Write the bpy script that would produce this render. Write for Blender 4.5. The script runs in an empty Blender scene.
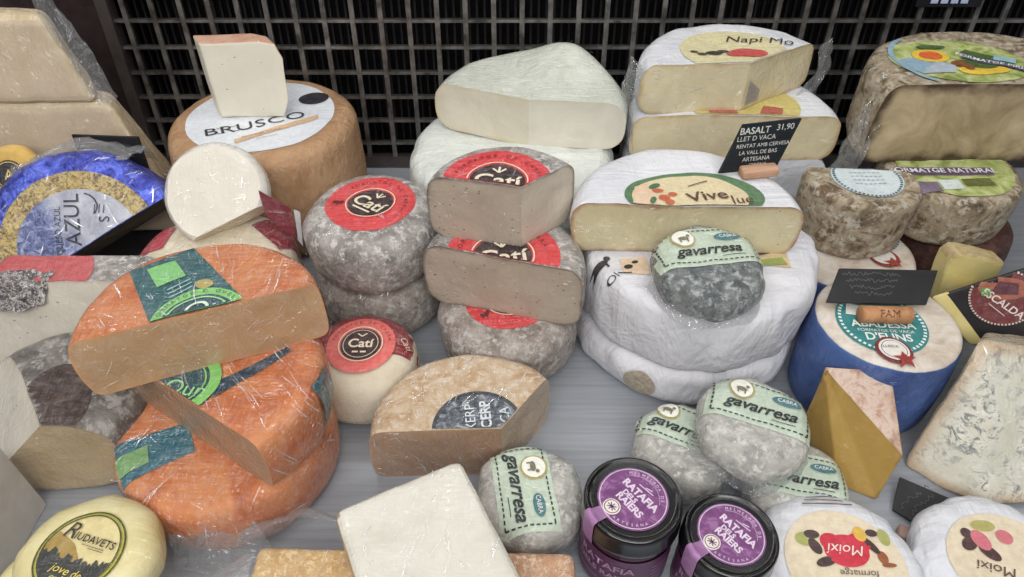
import bpy, bmesh, math, random
from mathutils import Vector, Matrix, Euler, noise
from mathutils.bvhtree import BVHTree
from mathutils.kdtree import KDTree

PI = math.pi
R_ = math.radians
scene = bpy.context.scene
COL = scene.collection

# ------------------------------------------------------------------ camera
CAM_Z, PITCH, FPX, CX, CY = 0.51, R_(42), 700.0, 512.0, 288.5
cam_d = bpy.data.cameras.new('camera')
cam = bpy.data.objects.new('camera', cam_d)
COL.objects.link(cam)
cam.location = (0, 0, CAM_Z)
cam.rotation_euler = (PI / 2 - PITCH, 0, 0)
cam_d.sensor_width = 36
cam_d.lens = 36 * FPX / 1024
cam_d.clip_start = 0.01
scene.camera = cam


def W(px, py, z):
    """world point on the level z that the photo shows at (px, py)"""
    u, v = (px - CX) / FPX, (py - CY) / FPX
    dy = math.cos(PITCH) - v * math.sin(PITCH)
    dz = -math.sin(PITCH) - v * math.cos(PITCH)
    t = (z - CAM_Z) / dz
    return Vector((u * t, dy * t, z))


def WY(px, py, Y):
    """world point on the upright plane y = Y"""
    u, v = (px - CX) / FPX, (py - CY) / FPX
    dy = math.cos(PITCH) - v * math.sin(PITCH)
    dz = -math.sin(PITCH) - v * math.cos(PITCH)
    t = Y / dy
    return Vector((u * t, Y, CAM_Z + dz * t))


# ------------------------------------------------------------------ materials
def lin(c):
    def f(x):
        x /= 255.0
        return x / 12.92 if x <= 0.04045 else ((x + 0.055) / 1.055) ** 2.4
    return (f(c[0]), f(c[1]), f(c[2]), 1.0)


class N:
    def __init__(self, name):
        self.m = bpy.data.materials.new(name)
        self.m.use_nodes = True
        self.t = self.m.node_tree
        self.b = self.t.nodes['Principled BSDF']
        self.out = self.t.nodes['Material Output']
        self.tc = self.t.nodes.new('ShaderNodeTexCoord').outputs['Object']

    def n(self, typ, **kw):
        x = self.t.nodes.new(typ)
        for k, v in kw.items():
            if k in x.inputs:
                if isinstance(v, bpy.types.NodeSocket):
                    self.t.links.new(v, x.inputs[k])
                else:
                    x.inputs[k].default_value = v
            else:
                setattr(x, k, v)
        return x

    def l(self, a, b):
        self.t.links.new(a, b)

    def mapping(self, scale=(1, 1, 1), rot=(0, 0, 0), loc=(0, 0, 0)):
        x = self.n('ShaderNodeMapping')
        x.inputs['Scale'].default_value = scale
        x.inputs['Rotation'].default_value = rot
        x.inputs['Location'].default_value = loc
        self.l(self.tc, x.inputs['Vector'])
        return x.outputs['Vector']

    def noise(self, scale, detail=4, dist=0.0, rough=.55, vec=None):
        x = self.n('ShaderNodeTexNoise', Scale=scale, Detail=detail, Distortion=dist, Roughness=rough)
        self.l(vec if vec is not None else self.tc, x.inputs['Vector'])
        return x.outputs['Fac']

    def ramp(self, fac, stops):
        x = self.n('ShaderNodeValToRGB')
        e = x.color_ramp.elements
        while len(e) < len(stops):
            e.new(0.5)
        for i, (p, c) in enumerate(stops):
            e[i].position = p
            e[i].color = lin(c) if len(c) == 3 else c
        self.l(fac, x.inputs['Fac'])
        return x.outputs['Color']

    def math(self, op, a, b=0.0):
        x = self.n('ShaderNodeMath', operation=op)
        for i, v in ((0, a), (1, b)):
            if isinstance(v, bpy.types.NodeSocket):
                self.l(v, x.inputs[i])
            else:
                x.inputs[i].default_value = v
        return x.outputs[0]

    def mix(self, fac, a, b):
        x = self.n('ShaderNodeMix', data_type='RGBA')
        for i, v in ((0, fac), (6, a), (7, b)):
            if isinstance(v, bpy.types.NodeSocket):
                self.l(v, x.inputs[i])
            elif i == 0:
                x.inputs[i].default_value = v
            else:
                x.inputs[i].default_value = lin(v)
        return x.outputs[2]

    def bump(self, h, strength=.5, dist=.002, normal=None):
        x = self.n('ShaderNodeBump', Strength=strength, Distance=dist)
        self.l(h, x.inputs['Height'])
        if normal is not None:
            self.l(normal, x.inputs['Normal'])
        return x.outputs['Normal']

    def wrinkles(self, scale=1.0, rot=0.4, tight=5.0):
        """thin ridges like stretched cling film"""
        v1 = self.mapping((15 * scale, 72 * scale, 24 * scale), (0.3, 0.2, rot))
        v2 = self.mapping((64 * scale, 15 * scale, 40 * scale), (0.1, 0.5, rot + .5))
        hs = []
        for v, d in ((v1, 1.2), (v2, 2.0)):
            f = self.noise(1.0, 3, d, .6, v)
            r = self.math('ABSOLUTE', self.math('SUBTRACT', f, .5))
            r = self.math('SUBTRACT', 1.0, self.math('MULTIPLY', r, tight))
            hs.append(self.math('MAXIMUM', r, 0.0))
        return self.math('ADD', hs[0], self.math('MULTIPLY', hs[1], .8))

    def film(self, weight, scale=1.0, strength=.7, rough=.13, rot=.4, glint_veil=.15):
        h = self.wrinkles(scale, rot)
        n = self.bump(h, min(1.0, strength * 1.5), .0042)
        self.l(n, self.b.inputs['Coat Normal'])
        bc = self.b.inputs['Base Color']
        if bc.is_linked:                            # clouded film creases, with pale glints painted into the colour
            src = bc.links[0].from_socket
            f = self.math('POWER', self.math('MULTIPLY', self.math('MAXIMUM', self.wrinkles(scale * 1.3, rot + .2, 9.0), 0), .62), 3.0)
            f = self.math('MINIMUM', self.math('MULTIPLY', f, glint_veil * weight), .5)
            self.l(self.mix(f, src, (226, 228, 230)), bc)
        self.b.inputs['Coat Weight'].default_value = min(1.0, weight * 1.25)
        self.b.inputs['Coat IOR'].default_value = 1.75
        self.b.inputs['Coat Roughness'].default_value = rough * .6
        return h


def m_plain(name, col, rough=.5, metal=0, coat=0, spec=.5, bump=0, bscale=200, var=8):
    k = N(name)
    c = k.ramp(k.noise(60, 4), [(.3, tuple(max(0, x - var) for x in col)), (.7, tuple(min(255, x + var) for x in col))])
    k.l(c, k.b.inputs['Base Color'])
    k.b.inputs['Roughness'].default_value = rough
    k.b.inputs['Metallic'].default_value = metal
    k.b.inputs['Specular IOR Level'].default_value = spec
    k.b.inputs['Coat Weight'].default_value = coat
    k.b.inputs['Coat Roughness'].default_value = .15
    if bump:
        k.l(k.bump(k.noise(bscale, 4), bump, .001), k.b.inputs['Normal'])
    return k.m


def m_rind(name, stops, scale=30, detail=7, dist=.6, rough=.75, bump=.6, bscale=180, bdist=.0015, film=0,
           fscale=1.0, spots=None, spotscale=120, stretch=(1, 1, 1), fstr=.7, frough=.13, crease=0):
    k = N(name)
    v = k.mapping(stretch)
    c = k.ramp(k.noise(scale, detail, dist, .65, v), stops)
    if spots:                                       # pale mould bloom; on the tan blocks, painted sparkle
        f = k.noise(spotscale, 5, .3, .7)
        c = k.mix(k.ramp(f, [(.5, (0, 0, 0)), (.62, (255, 255, 255))]), c, spots)
    k.l(c, k.b.inputs['Base Color'])
    k.b.inputs['Roughness'].default_value = rough
    k.b.inputs['Specular IOR Level'].default_value = .3
    bn = k.bump(k.noise(bscale, 6, .4, .65), bump, bdist)
    if crease:
        bn = k.bump(k.wrinkles(crease, 1.1, 9.0), .22, .0035, bn)
        bn = k.bump(k.noise(16, 3, 1.5), .35, .010, bn)
    k.l(bn, k.b.inputs['Normal'])
    if film:
        k.film(film, fscale, fstr, frough)
    return k.m


def m_paste(name, col, edge, film=.5, holes=.0, rimw=.010, var=8, holecol=None, fscale=.8, fstr=.55):
    k = N(name)
    at = k.n('ShaderNodeAttribute', attribute_name='rim').outputs['Fac']
    base = k.ramp(k.noise(22, 6, 1.0, .6), [(.3, tuple(max(0, x - var) for x in col)), (.7, tuple(min(255, x + var) for x in col))])
    f = k.math('DIVIDE', k.math('ADD', at, k.math('MULTIPLY', k.math('SUBTRACT', k.noise(45, 3), .5), rimw * .7)), rimw)
    fr = k.ramp(f, [(0.02, (255, 255, 255)), (.30, (110, 110, 110)), (1.0, (0, 0, 0))])
    c = k.mix(fr, base, edge)
    if holes:
        vo = k.n('ShaderNodeTexVoronoi', Scale=130.0)
        vo.inputs['Randomness'].default_value = 1.0
        k.l(k.mapping((1, 1, 1.6)), vo.inputs['Vector'])
        hm = k.math('LESS_THAN', vo.outputs['Distance'], .13)
        hm = k.math('MULTIPLY', hm, k.math('GREATER_THAN', k.noise(38, 2), 1 - holes))
        c = k.mix(hm, c, holecol or tuple(x * .62 for x in col))
    k.l(c, k.b.inputs['Base Color'])
    k.b.inputs['Roughness'].default_value = .55
    k.b.inputs['Specular IOR Level'].default_value = .35
    k.b.inputs['Subsurface Weight'].default_value = 0.0
    k.l(k.bump(k.noise(150, 5), .25, .001), k.b.inputs['Normal'])
    if film:
        k.film(film, fscale, fstr, .16)
    return k.m


def m_film(name='cling_film', dens=.16):
    k = N(name)
    k.t.nodes.remove(k.b)
    h = k.wrinkles(.9, .2, 4.0)
    nr = k.bump(h, .9, .003)
    tr = k.n('ShaderNodeBsdfTransparent')
    tr.inputs['Color'].default_value = (.96, .97, .97, 1)
    gl = k.n('ShaderNodeBsdfGlossy', Roughness=.12)
    k.l(nr, gl.inputs['Normal'])
    df = k.n('ShaderNodeBsdfDiffuse')
    df.inputs['Color'].default_value = (.8, .82, .84, 1)
    a = k.n('ShaderNodeMixShader', Fac=.35)
    k.l(gl.outputs[0], a.inputs[1])
    k.l(df.outputs[0], a.inputs[2])
    lw = k.n('ShaderNodeLayerWeight', Blend=.35)
    k.l(nr, lw.inputs['Normal'])
    fac = k.math('ADD', k.math('MULTIPLY', lw.outputs['Facing'], .26), k.math('MULTIPLY', h, dens))
    fac = k.math('MINIMUM', k.math('ADD', fac, .03), .7)
    b = k.n('ShaderNodeMixShader')
    k.l(fac, b.inputs[0])
    k.l(tr.outputs[0], b.inputs[1])
    k.l(a.outputs[0], b.inputs[2])
    k.l(b.outputs[0], k.out.inputs['Surface'])
    return k.m


FILM = m_film()


def m_pleat_glint():  # whitish strokes standing in for glints on folds of the cling film
    k = N('film_pleat')
    k.t.nodes.remove(k.b)
    tr = k.n('ShaderNodeBsdfTransparent')
    gl = k.n('ShaderNodeBsdfGlossy', Roughness=.25)
    gl.inputs['Color'].default_value = (.95, .96, .97, 1)
    df = k.n('ShaderNodeBsdfDiffuse')
    df.inputs['Color'].default_value = (.86, .87, .88, 1)
    a = k.n('ShaderNodeMixShader', Fac=.5)
    k.l(gl.outputs[0], a.inputs[1])
    k.l(df.outputs[0], a.inputs[2])
    b = k.n('ShaderNodeMixShader')
    f = k.ramp(k.noise(70, 3), [(.40, (30, 30, 30)), (.68, (250, 250, 250))])
    k.l(f, b.inputs[0])
    k.l(tr.outputs[0], b.inputs[1])
    k.l(a.outputs[0], b.inputs[2])
    k.l(b.outputs[0], k.out.inputs['Surface'])
    return k.m


PLEAT_GLINT = m_pleat_glint()
# printed inks and papers
_ink = {}


def ink(col, film=0.35, rough=.5):
    key = (tuple(col), film)
    if key not in _ink:
        k = N('ink_%d_%d_%d' % tuple(int(x) for x in col))
        c = k.ramp(k.noise(220, 4, .3), [(.3, tuple(max(0, x - 10) for x in col)), (.7, tuple(min(255, x + 8) for x in col))])
        k.l(c, k.b.inputs['Base Color'])
        k.b.inputs['Roughness'].default_value = rough
        if film:
            k.film(film, 1.0, .5, .15)
        _ink[key] = k.m
    return _ink[key]


# ------------------------------------------------------------------ objects
def link(o, parent=None):
    COL.objects.link(o)
    if parent is not None:
        o.parent = parent
    return o


def thing(name, label, cat, loc=(0, 0, 0), rot=(0, 0, 0), group=None):
    o = bpy.data.objects.new(name, None)
    o.empty_display_size = .02
    link(o)
    o.location = loc
    o.rotation_euler = rot
    o['label'] = label
    o['category'] = cat
    if group:
        o['group'] = group
    return o


def obj(name, bm, mat, parent=None, smooth=True, label=None):
    me = bpy.data.meshes.new(name)
    bm.normal_update()
    if smooth:
        for f in bm.faces:
            f.smooth = True
    bm.to_mesh(me)
    bm.free()
    me.materials.append(mat)
    o = bpy.data.objects.new(name, me)
    link(o, parent)
    if label:
        o['label'] = label
    return o


def disp(bm, amp, freq, seed=0, verts=None, vec=True):
    off = Vector((seed * 7.31, seed * 3.17, seed * 5.7))
    for v in (verts or bm.verts):
        p = v.co * freq + off
        v.co = v.co + noise.noise_vector(p) * amp + noise.noise_vector(p * 2.7) * amp * .4


def rect_outline(a, b, n=9):
    def f(t):
        return (abs(math.cos(t) / a) ** n + abs(math.sin(t) / b) ** n) ** (-1.0 / n)
    return f


def oct_outline(R, soft=.5, k=8, ph=0.0):
    def f(t):
        s = 2 * PI / k
        d = ((t + ph) % s) - s / 2
        return R * (soft + (1 - soft) * math.cos(s / 2) / math.cos(d) * 1.03)
    return f


def wheel_bm(R, H, er=.01, bulge=.003, segs=80, outline=None, taper=0.0, dome=0.0, lump=.0012, freq=22, seed=0,
             folds=0.0, sag=0.0):
    prof = []
    for q in (.0, .25, .5, .72, .88):
        prof.append((q * (1 - er / R), 0.0))
    for i in range(6):
        a = -PI / 2 + PI / 2 * i / 5
        prof.append((1 - er / R + er / R * math.cos(a), er + er * math.sin(a)))
    for i in range(1, 8):
        z = er + (H - 2 * er) * i / 8
        prof.append((1.0, z))
    for i in range(6):
        a = PI / 2 * i / 5
        prof.append((1 - er / R + er / R * math.cos(a), H - er + er * math.sin(a)))
    for q in (.93, .84, .74, .64, .53, .42, .31, .2, .1, .0):
        prof.append((q * (1 - er / R), H))
    bm = bmesh.new()
    rings = []
    for (q, z) in prof:
        zz = z / H
        s = 1 + (bulge / R) * math.sin(PI * zz) + taper * (zz - .5)
        z2 = z + (dome * (1 - q * q) if z > H * .5 else 0.0) - (sag * q ** 4 if z > H * .5 else 0.0)
        if q <= 1e-9:
            rings.append([bm.verts.new((0, 0, z2))])
            continue
        ring = []
        for i in range(segs):
            t = 2 * PI * i / segs
            r = (outline(t) if outline else R) * q * s
            if folds and q > .8:
                r += folds * noise.noise(Vector((math.cos(t) * 6 + seed, math.sin(t) * 6, zz * 1.5))) * 1.2
            ring.append(bm.verts.new((r * math.cos(t), r * math.sin(t), z2)))
        rings.append(ring)
    for a, b in zip(rings, rings[1:]):
        for i in range(segs):
            j = (i + 1) % segs
            if len(a) == 1:
                bm.faces.new((a[0], b[j], b[i]))
            elif len(b) == 1:
                bm.faces.new((a[i], a[j], b[0]))
            else:
                bm.faces.new((a[i], a[j], b[j], b[i]))
    if lump:
        disp(bm, lump, freq, seed)
    return bm


def grid_cut(bm, step, axes):
    """tessellate by slicing with evenly spaced planes along each axis"""
    for ax in axes:
        ax = Vector(ax).normalized()
        d = [v.co.dot(ax) for v in bm.verts]
        if not d:
            return
        lo, hi = min(d), max(d)
        k = math.ceil(lo / step + 1e-6)
        while k * step < hi - 1e-6:
            g = bm.verts[:] + bm.edges[:] + bm.faces[:]
            bmesh.ops.bisect_plane(bm, geom=g, dist=1e-6, plane_co=ax * (k * step), plane_no=ax)
            k += 1


def cut_solid(bm, cuts, step=.006):
    """cuts: (point, outward normal). Opens the solid and returns one tessellated bmesh per cut face."""
    lay = bm.faces.layers.int.new('cut')
    for idx, (co, no) in enumerate(cuts):
        g = bm.verts[:] + bm.edges[:] + bm.faces[:]
        bmesh.ops.bisect_plane(bm, geom=g, dist=1e-6, plane_co=co, plane_no=no, clear_outer=True)
        be = [e for e in bm.edges if e.is_boundary]
        if not be:
            continue
        before = set(bm.faces)
        bmesh.ops.holes_fill(bm, edges=be, sides=0)
        for f in bm.faces:
            if f not in before:
                f[lay] = idx + 1
    outs = []
    rim = []
    for e in bm.edges:
        ks = [f[lay] for f in e.link_faces]
        if len(ks) == 2 and (ks[0] == 0) != (ks[1] == 0):
            a, b = e.verts[0].co, e.verts[1].co
            m = max(1, int((a - b).length / .002))
            for i in range(m + 1):
                rim.append(a.lerp(b, i / m))
    kd = KDTree(max(1, len(rim)))
    for i, p in enumerate(rim):
        kd.insert(p, i)
    kd.balance()
    for idx, (co, no) in enumerate(cuts):
        fs = [f for f in bm.faces if f[lay] == idx + 1]
        if not fs:
            outs.append(None)
            continue
        nb = bmesh.new()
        mp = {}
        for f in fs:
            vs = []
            for v in f.verts:
                if v not in mp:
                    mp[v] = nb.verts.new(v.co)
                vs.append(mp[v])
            nb.faces.new(vs)
        bmesh.ops.triangulate(nb, faces=nb.faces[:])
        no = Vector(no).normalized()
        u = no.orthogonal().normalized()
        if abs(no.z) < .9:
            u = Vector((0, 0, 1)).cross(no).normalized()
        grid_cut(nb, step, (u, no.cross(u)))
        nb.normal_update()
        for f in nb.faces:
            if f.normal.dot(no) < 0:
                f.normal_flip()
        rl = nb.verts.layers.float.new('rim')
        for v in nb.verts:
            d = kd.find(v.co)[2] if rim else .05
            v[rl] = d
            k = min(1.0, max(0.0, d / .008))
            v.co = v.co + no * (noise.noise(v.co * 45) * .0012 + noise.noise(v.co * 16) * .0016) * k
        outs.append(nb)
    kill = [f for f in bm.faces if f[lay] > 0]
    bmesh.ops.delete(bm, geom=kill, context='FACES')
    return outs


class Cheese:
    """a cheese: an Empty, its rind (or wrap), its cut faces, and a surface to lay labels on"""
    def __init__(self, name, label, cat, loc, bm, mat, cuts=(), paste=None, rot=(0, 0, 0), group=None, body='rind',
                 step=.006, facename='cut_face'):
        self.t = thing(name, label, cat, loc, rot, group)
        self.loc = Vector(loc)
        self.cuts = [(Vector(c), Vector(n).normalized()) for c, n in cuts]
        self.faces = []
        outs = cut_solid(bm, self.cuts, step) if cuts else []
        bm.normal_update()
        self.bvh = BVHTree.FromBMesh(bm)
        self.body = obj(body, bm, mat, self.t)
        for i, nb in enumerate(outs):
            if nb is None:
                continue
            m = paste[i] if isinstance(paste, (list, tuple)) else paste
            self.faces.append(obj(facename, nb, m, self.t))

    def loc_pts(self, pts, z):
        """photo pixels on the level z (world) as local plan coordinates of this upright thing"""
        return [tuple((W(px, py, z) - self.loc).xy) for px, py in pts]

    def decal(self, name, shape, mat, o=(0, 0, .2), u=(1, 0, 0), v=(0, 1, 0), off=.0006, parent=None, step=.0045,
              maxdrop=None, label=None):
        u = Vector(u).normalized()
        v = Vector(v).normalized()
        n = u.cross(v).normalized()
        o = Vector(o)
        bm = shape
        off = .0006 + (off - .0006) * 1.8
        if step:
            grid_cut(bm, step, ((1, 0, 0), (0, 1, 0)))
        for w in bm.verts:
            w.co = o + u * w.co.x + v * w.co.y
        for co, no in self.cuts:
            if abs(no.dot(n)) > .3 and u.z == 0 and v.z == 0 or abs(no.dot(n)) > .5:
                continue
            g = bm.verts[:] + bm.edges[:] + bm.faces[:]
            if g:
                bmesh.ops.bisect_plane(bm, geom=g, dist=1e-6, plane_co=co - no * .0007, plane_no=no, clear_outer=True)
        bad = []
        for w in bm.verts:
            h = self.bvh.ray_cast(w.co + n * .1, -n, .4)
            if h[0] is None or (maxdrop is not None and (h[0] - w.co).dot(n) < -maxdrop):
                bad.append(w)
            else:
                w.co = h[0] + (h[1] * .5 + n * .5).normalized() * off
        bmesh.ops.delete(bm, geom=bad, context='VERTS')
        bm.normal_update()
        for f in bm.faces:
            if f.normal.dot(n) < 0:
                f.normal_flip()
        return obj(name, bm, mat, parent or self.t, smooth=False, label=label)


# ---- flat shapes (plan, metres)
def S(*parts):
    bm = bmesh.new()
    for p in parts:
        me = bpy.data.meshes.new('tmp')
        p.to_mesh(me)
        p.free()
        bm.from_mesh(me)
        bpy.data.meshes.remove(me)
    return bm


def poly(pts):
    bm = bmesh.new()
    f = bm.faces.new([bm.verts.new((x, y, 0)) for x, y in pts])
    bmesh.ops.triangulate(bm, faces=[f])
    return bm


def ell(rx, ry=None, cx=0, cy=0, rot=0, n=48):
    ry = rx if ry is None else ry
    c, s = math.cos(rot), math.sin(rot)
    pts = []
    for i in range(n):
        a = 2 * PI * i / n
        x, y = rx * math.cos(a), ry * math.sin(a)
        pts.append((cx + x * c - y * s, cy + x * s + y * c))
    bm = bmesh.new()
    vs = [bm.verts.new((x, y, 0)) for x, y in pts]
    m = bm.verts.new((cx, cy, 0))
    for i in range(n):
        bm.faces.new((m, vs[i], vs[(i + 1) % n]))
    return bm


def ring(r0, r1, cx=0, cy=0, n=56, a0=0, a1=2 * PI, dots=0):
    bm = bmesh.new()
    if dots:
        for k in range(dots):
            a = a0 + (a1 - a0) * k / dots
            b = a + (a1 - a0) / dots * .55
            vs = [bm.verts.new((cx + r * math.cos(t), cy + r * math.sin(t), 0)) for r, t in ((r0, a), (r1, a), (r1, b), (r0, b))]
            bm.faces.new(vs)
        return bm
    prev = None
    for i in range(n + 1):
        t = a0 + (a1 - a0) * i / n
        cur = [bm.verts.new((cx + r * math.cos(t), cy + r * math.sin(t), 0)) for r in (r0, r1)]
        if prev:
            bm.faces.new((prev[0], prev[1], cur[1], cur[0]))
        prev = cur
    return bm


def bar(x0, y0, x1, y1, w):
    d = Vector((x1 - x0, y1 - y0))
    if d.length < 1e-9:
        return bmesh.new()
    nn = Vector((-d.y, d.x)).normalized() * w / 2
    return poly([(x0 + nn.x, y0 + nn.y), (x0 - nn.x, y0 - nn.y), (x1 - nn.x, y1 - nn.y), (x1 + nn.x, y1 + nn.y)])


def stroke(pts, w):
    return S(*[bar(*a, *b, w) for a, b in zip(pts, pts[1:])])


def dashes(pts, w, dash, gap):
    out = []
    for a, b in zip(pts, pts[1:]):
        a, b = Vector(a), Vector(b)
        L = (b - a).length
        d = (b - a) / L
        s = 0
        while s < L:
            e = min(L, s + dash)
            out.append(bar(*(a + d * s), *(a + d * e), w))
            s = e + gap
    return S(*out)


def xf(bm, cx=0, cy=0, rot=0, sx=1, sy=1):
    c, s = math.cos(rot), math.sin(rot)
    for v in bm.verts:
        x, y = v.co.x * sx, v.co.y * sy
        v.co = Vector((cx + x * c - y * s, cy + x * s + y * c, 0))
    return bm


_tc = {}


def text(body, size, cx=0, cy=0, rot=0, shear=0, bold=0, sx=1.0, space=1.0):
    key = (body, shear, round(bold / size, 3), space)
    if key not in _tc:
        cu = bpy.data.curves.new('txt', 'FONT')
        cu.body = body
        cu.align_x = 'CENTER'
        cu.align_y = 'CENTER'
        cu.size = 1.0
        cu.shear = shear
        cu.offset = bold / size
        cu.space_character = space
        cu.resolution_u = 4
        o = bpy.data.objects.new('txt', cu)
        COL.objects.link(o)
        dg = bpy.context.evaluated_depsgraph_get()
        me = bpy.data.meshes.new_from_object(o.evaluated_get(dg))
        bpy.data.objects.remove(o)
        bpy.data.curves.remove(cu)
        _tc[key] = me
    bm = bmesh.new()
    bm.from_mesh(_tc[key])
    return xf(bm, cx, cy, rot, size * sx, size)


def arctext(body, r, size, mid=PI / 2, cx=0, cy=0, step=None, inward=False):
    step = step or size * .72 / r
    out = []
    n = len(body)
    for i, ch in enumerate(body):
        if ch == ' ':
            continue
        if inward:
            a = mid + (i - (n - 1) / 2) * step
            out.append(text(ch, size, cx + r * math.cos(a), cy + r * math.sin(a), a + PI / 2))
        else:
            a = mid - (i - (n - 1) / 2) * step
            out.append(text(ch, size, cx + r * math.cos(a), cy + r * math.sin(a), a - PI / 2))
    return S(*out)


def scribble(w, h, seed, amp=.5, n=None):
    rnd = random.Random(seed)
    n = n or max(6, int(w / h * 3))
    pts = [(-w / 2 + w * i / n, (rnd.random() - .5) * h * amp * 2) for i in range(n + 1)]
    return pts


def pleat_glints(c, n, rx, ry, o, seed, L=(.012, .035), w=.0007, ang=0.4, spread=.7, u=(1, 0, 0), v=(0, .8, .6), fan=None, avoid=None, off=.0022, md=.2):
    """whitish glint strokes drawn along the folds of the cling film, over the cheese"""
    rnd = random.Random(seed)
    parts = []
    for i in range(n):
        x, y = rnd.uniform(-rx, rx), rnd.uniform(-ry, ry)
        a = ang + rnd.gauss(0, spread)
        if fan:
            a = math.atan2(y - fan[1], x - fan[0]) + rnd.gauss(0, .12)
        l = rnd.uniform(*L)
        k = rnd.gauss(0, 9)
        pts = []
        for j in range(7):
            t = (j / 6 - .5) * l
            pts.append((x + t * math.cos(a) - k * t * t * math.sin(a), y + t * math.sin(a) + k * t * t * math.cos(a)))
        ww = w * rnd.uniform(.5, 1.3)
        bm = bmesh.new()
        prev = None
        for j, p in enumerate(pts):
            q = pts[min(j + 1, 6)] if j < 6 else p
            r = pts[j - 1] if j else p
            d = Vector((q[0] - r[0], q[1] - r[1])).normalized()
            hw = ww * math.sin(PI * (j + .35) / 6.7) * .5 + .00005
            cur = [bm.verts.new((p[0] - d.y * hw, p[1] + d.x * hw, 0)), bm.verts.new((p[0] + d.y * hw, p[1] - d.x * hw, 0))]
            if prev:
                bm.faces.new((prev[0], prev[1], cur[1], cur[0]))
            prev = cur
        parts.append(bm)
    o2 = c.decal('film_pleat_glints', S(*parts), PLEAT_GLINT, o, u, v, off, step=None, maxdrop=md)
    o2['kind'] = 'stuff'
    return o2


def face_pleat_glints(c, idx, n, seed, ang=.2, spread=.5, L=(.005, .02), w=.0006, r=(.08, .03)):
    f = c.faces[idx]
    me = f.data
    bvh = BVHTree.FromPolygons([v.co for v in me.vertices], [p.vertices for p in me.polygons])
    no = c.cuts[idx][1]
    u = Vector((0, 0, 1)).cross(no).normalized() if abs(no.z) < .9 else Vector((1, 0, 0))
    v = no.cross(u)
    q = Cheese.__new__(Cheese)
    q.t, q.bvh, q.cuts = c.t, bvh, []
    mid = Vector((0, 0, 0))
    for w_ in me.vertices:
        mid += w_.co
    mid /= len(me.vertices)
    return pleat_glints(q, n, r[0], r[1], mid, seed, L=L, w=w, ang=ang, spread=spread, u=u, v=v, off=.0012)


# ---- solids from hand-placed corners
def poly_solid(pts, faces, bevel=.003, step=.007, lump=.001, freq=25, seed=0):
    """faces: (part index, vertex indices). Returns {part: bmesh} after bevelling and tessellating together."""
    bm = bmesh.new()
    vs = [bm.verts.new(p) for p in pts]
    lay = bm.faces.layers.int.new('part')
    for k, idx in faces:
        f = bm.faces.new([vs[i] for i in idx])
        f[lay] = k
    bmesh.ops.recalc_face_normals(bm, faces=bm.faces[:])
    if bevel:
        bmesh.ops.bevel(bm, geom=bm.edges[:], offset=bevel, segments=3, profile=.5, affect='EDGES')
    bmesh.ops.triangulate(bm, faces=bm.faces[:])
    grid_cut(bm, step, ((1, 0, 0), (0, 1, 0), (0, 0, 1)))
    if lump:
        disp(bm, lump, freq, seed)
    bm.normal_update()
    out = {}
    rimpts = []
    for e in bm.edges:
        ks = {f[lay] for f in e.link_faces}
        if len(ks) > 1:
            rimpts.append((e.verts[0].co + e.verts[1].co) / 2)
    kd = KDTree(max(1, len(rimpts)))
    for i, p in enumerate(rimpts):
        kd.insert(p, i)
    kd.balance()
    for k in {f[lay] for f in bm.faces}:
        nb = bmesh.new()
        mp = {}
        rl = nb.verts.layers.float.new('rim')
        for f in bm.faces:
            if f[lay] != k:
                continue
            q = []
            for v in f.verts:
                if v not in mp:
                    w = nb.verts.new(v.co)
                    w[rl] = kd.find(v.co)[2] if rimpts else .05
                    mp[v] = w
                q.append(mp[v])
            nb.faces.new(q)
        out[k] = nb
    bm.free()
    return out


def box_bm(sx, sy, sz, bevel=.002, c=(0, 0, 0), segs=2):
    bm = bmesh.new()
    bmesh.ops.create_cube(bm, size=1)
    for v in bm.verts:
        v.co = Vector((v.co.x * sx + c[0], v.co.y * sy + c[1], v.co.z * sz + c[2]))
    if bevel:
        bmesh.ops.bevel(bm, geom=bm.edges[:], offset=bevel, segments=segs, profile=.5, affect='EDGES')
    return bm


def lathe_bm(prof, segs=64):
    bm = bmesh.new()
    rings = []
    for r, z in prof:
        if r < 1e-9:
            rings.append([bm.verts.new((0, 0, z))])
        else:
            rings.append([bm.verts.new((r * math.cos(2 * PI * i / segs), r * math.sin(2 * PI * i / segs), z)) for i in range(segs)])
    for a, b in zip(rings, rings[1:]):
        for i in range(segs):
            j = (i + 1) % segs
            if len(a) == 1 and len(b) == 1:
                continue
            if len(a) == 1:
                bm.faces.new((a[0], b[j], b[i]))
            elif len(b) == 1:
                bm.faces.new((a[i], a[j], b[0]))
            else:
                bm.faces.new((a[i], a[j], b[j], b[i]))
    return bm


def film_sheet(rows, amp=.004, freq=60, seed=0, sub=10):
    """crumpled cling film through rows of points"""
    bm = bmesh.new()
    G = []
    for ra, rb in zip(rows, rows[1:]):
        for k in range(sub + (1 if rb is rows[-1] else 0)):
            t = k / sub
            line = []
            m = len(ra)
            for i in range(m - 1):
                for j in range(sub):
                    s = j / sub
                    p = Vector(ra[i]).lerp(Vector(ra[i + 1]), s).lerp(Vector(rb[i]).lerp(Vector(rb[i + 1]), s), t)
                    line.append(p)
            line.append(Vector(ra[-1]).lerp(Vector(rb[-1]), t))
            G.append([bm.verts.new(p) for p in line])
    for a, b in zip(G, G[1:]):
        for i in range(len(a) - 1):
            bm.faces.new((a[i], a[i + 1], b[i + 1], b[i]))
    disp(bm, amp, freq, seed)
    return bm


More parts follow.
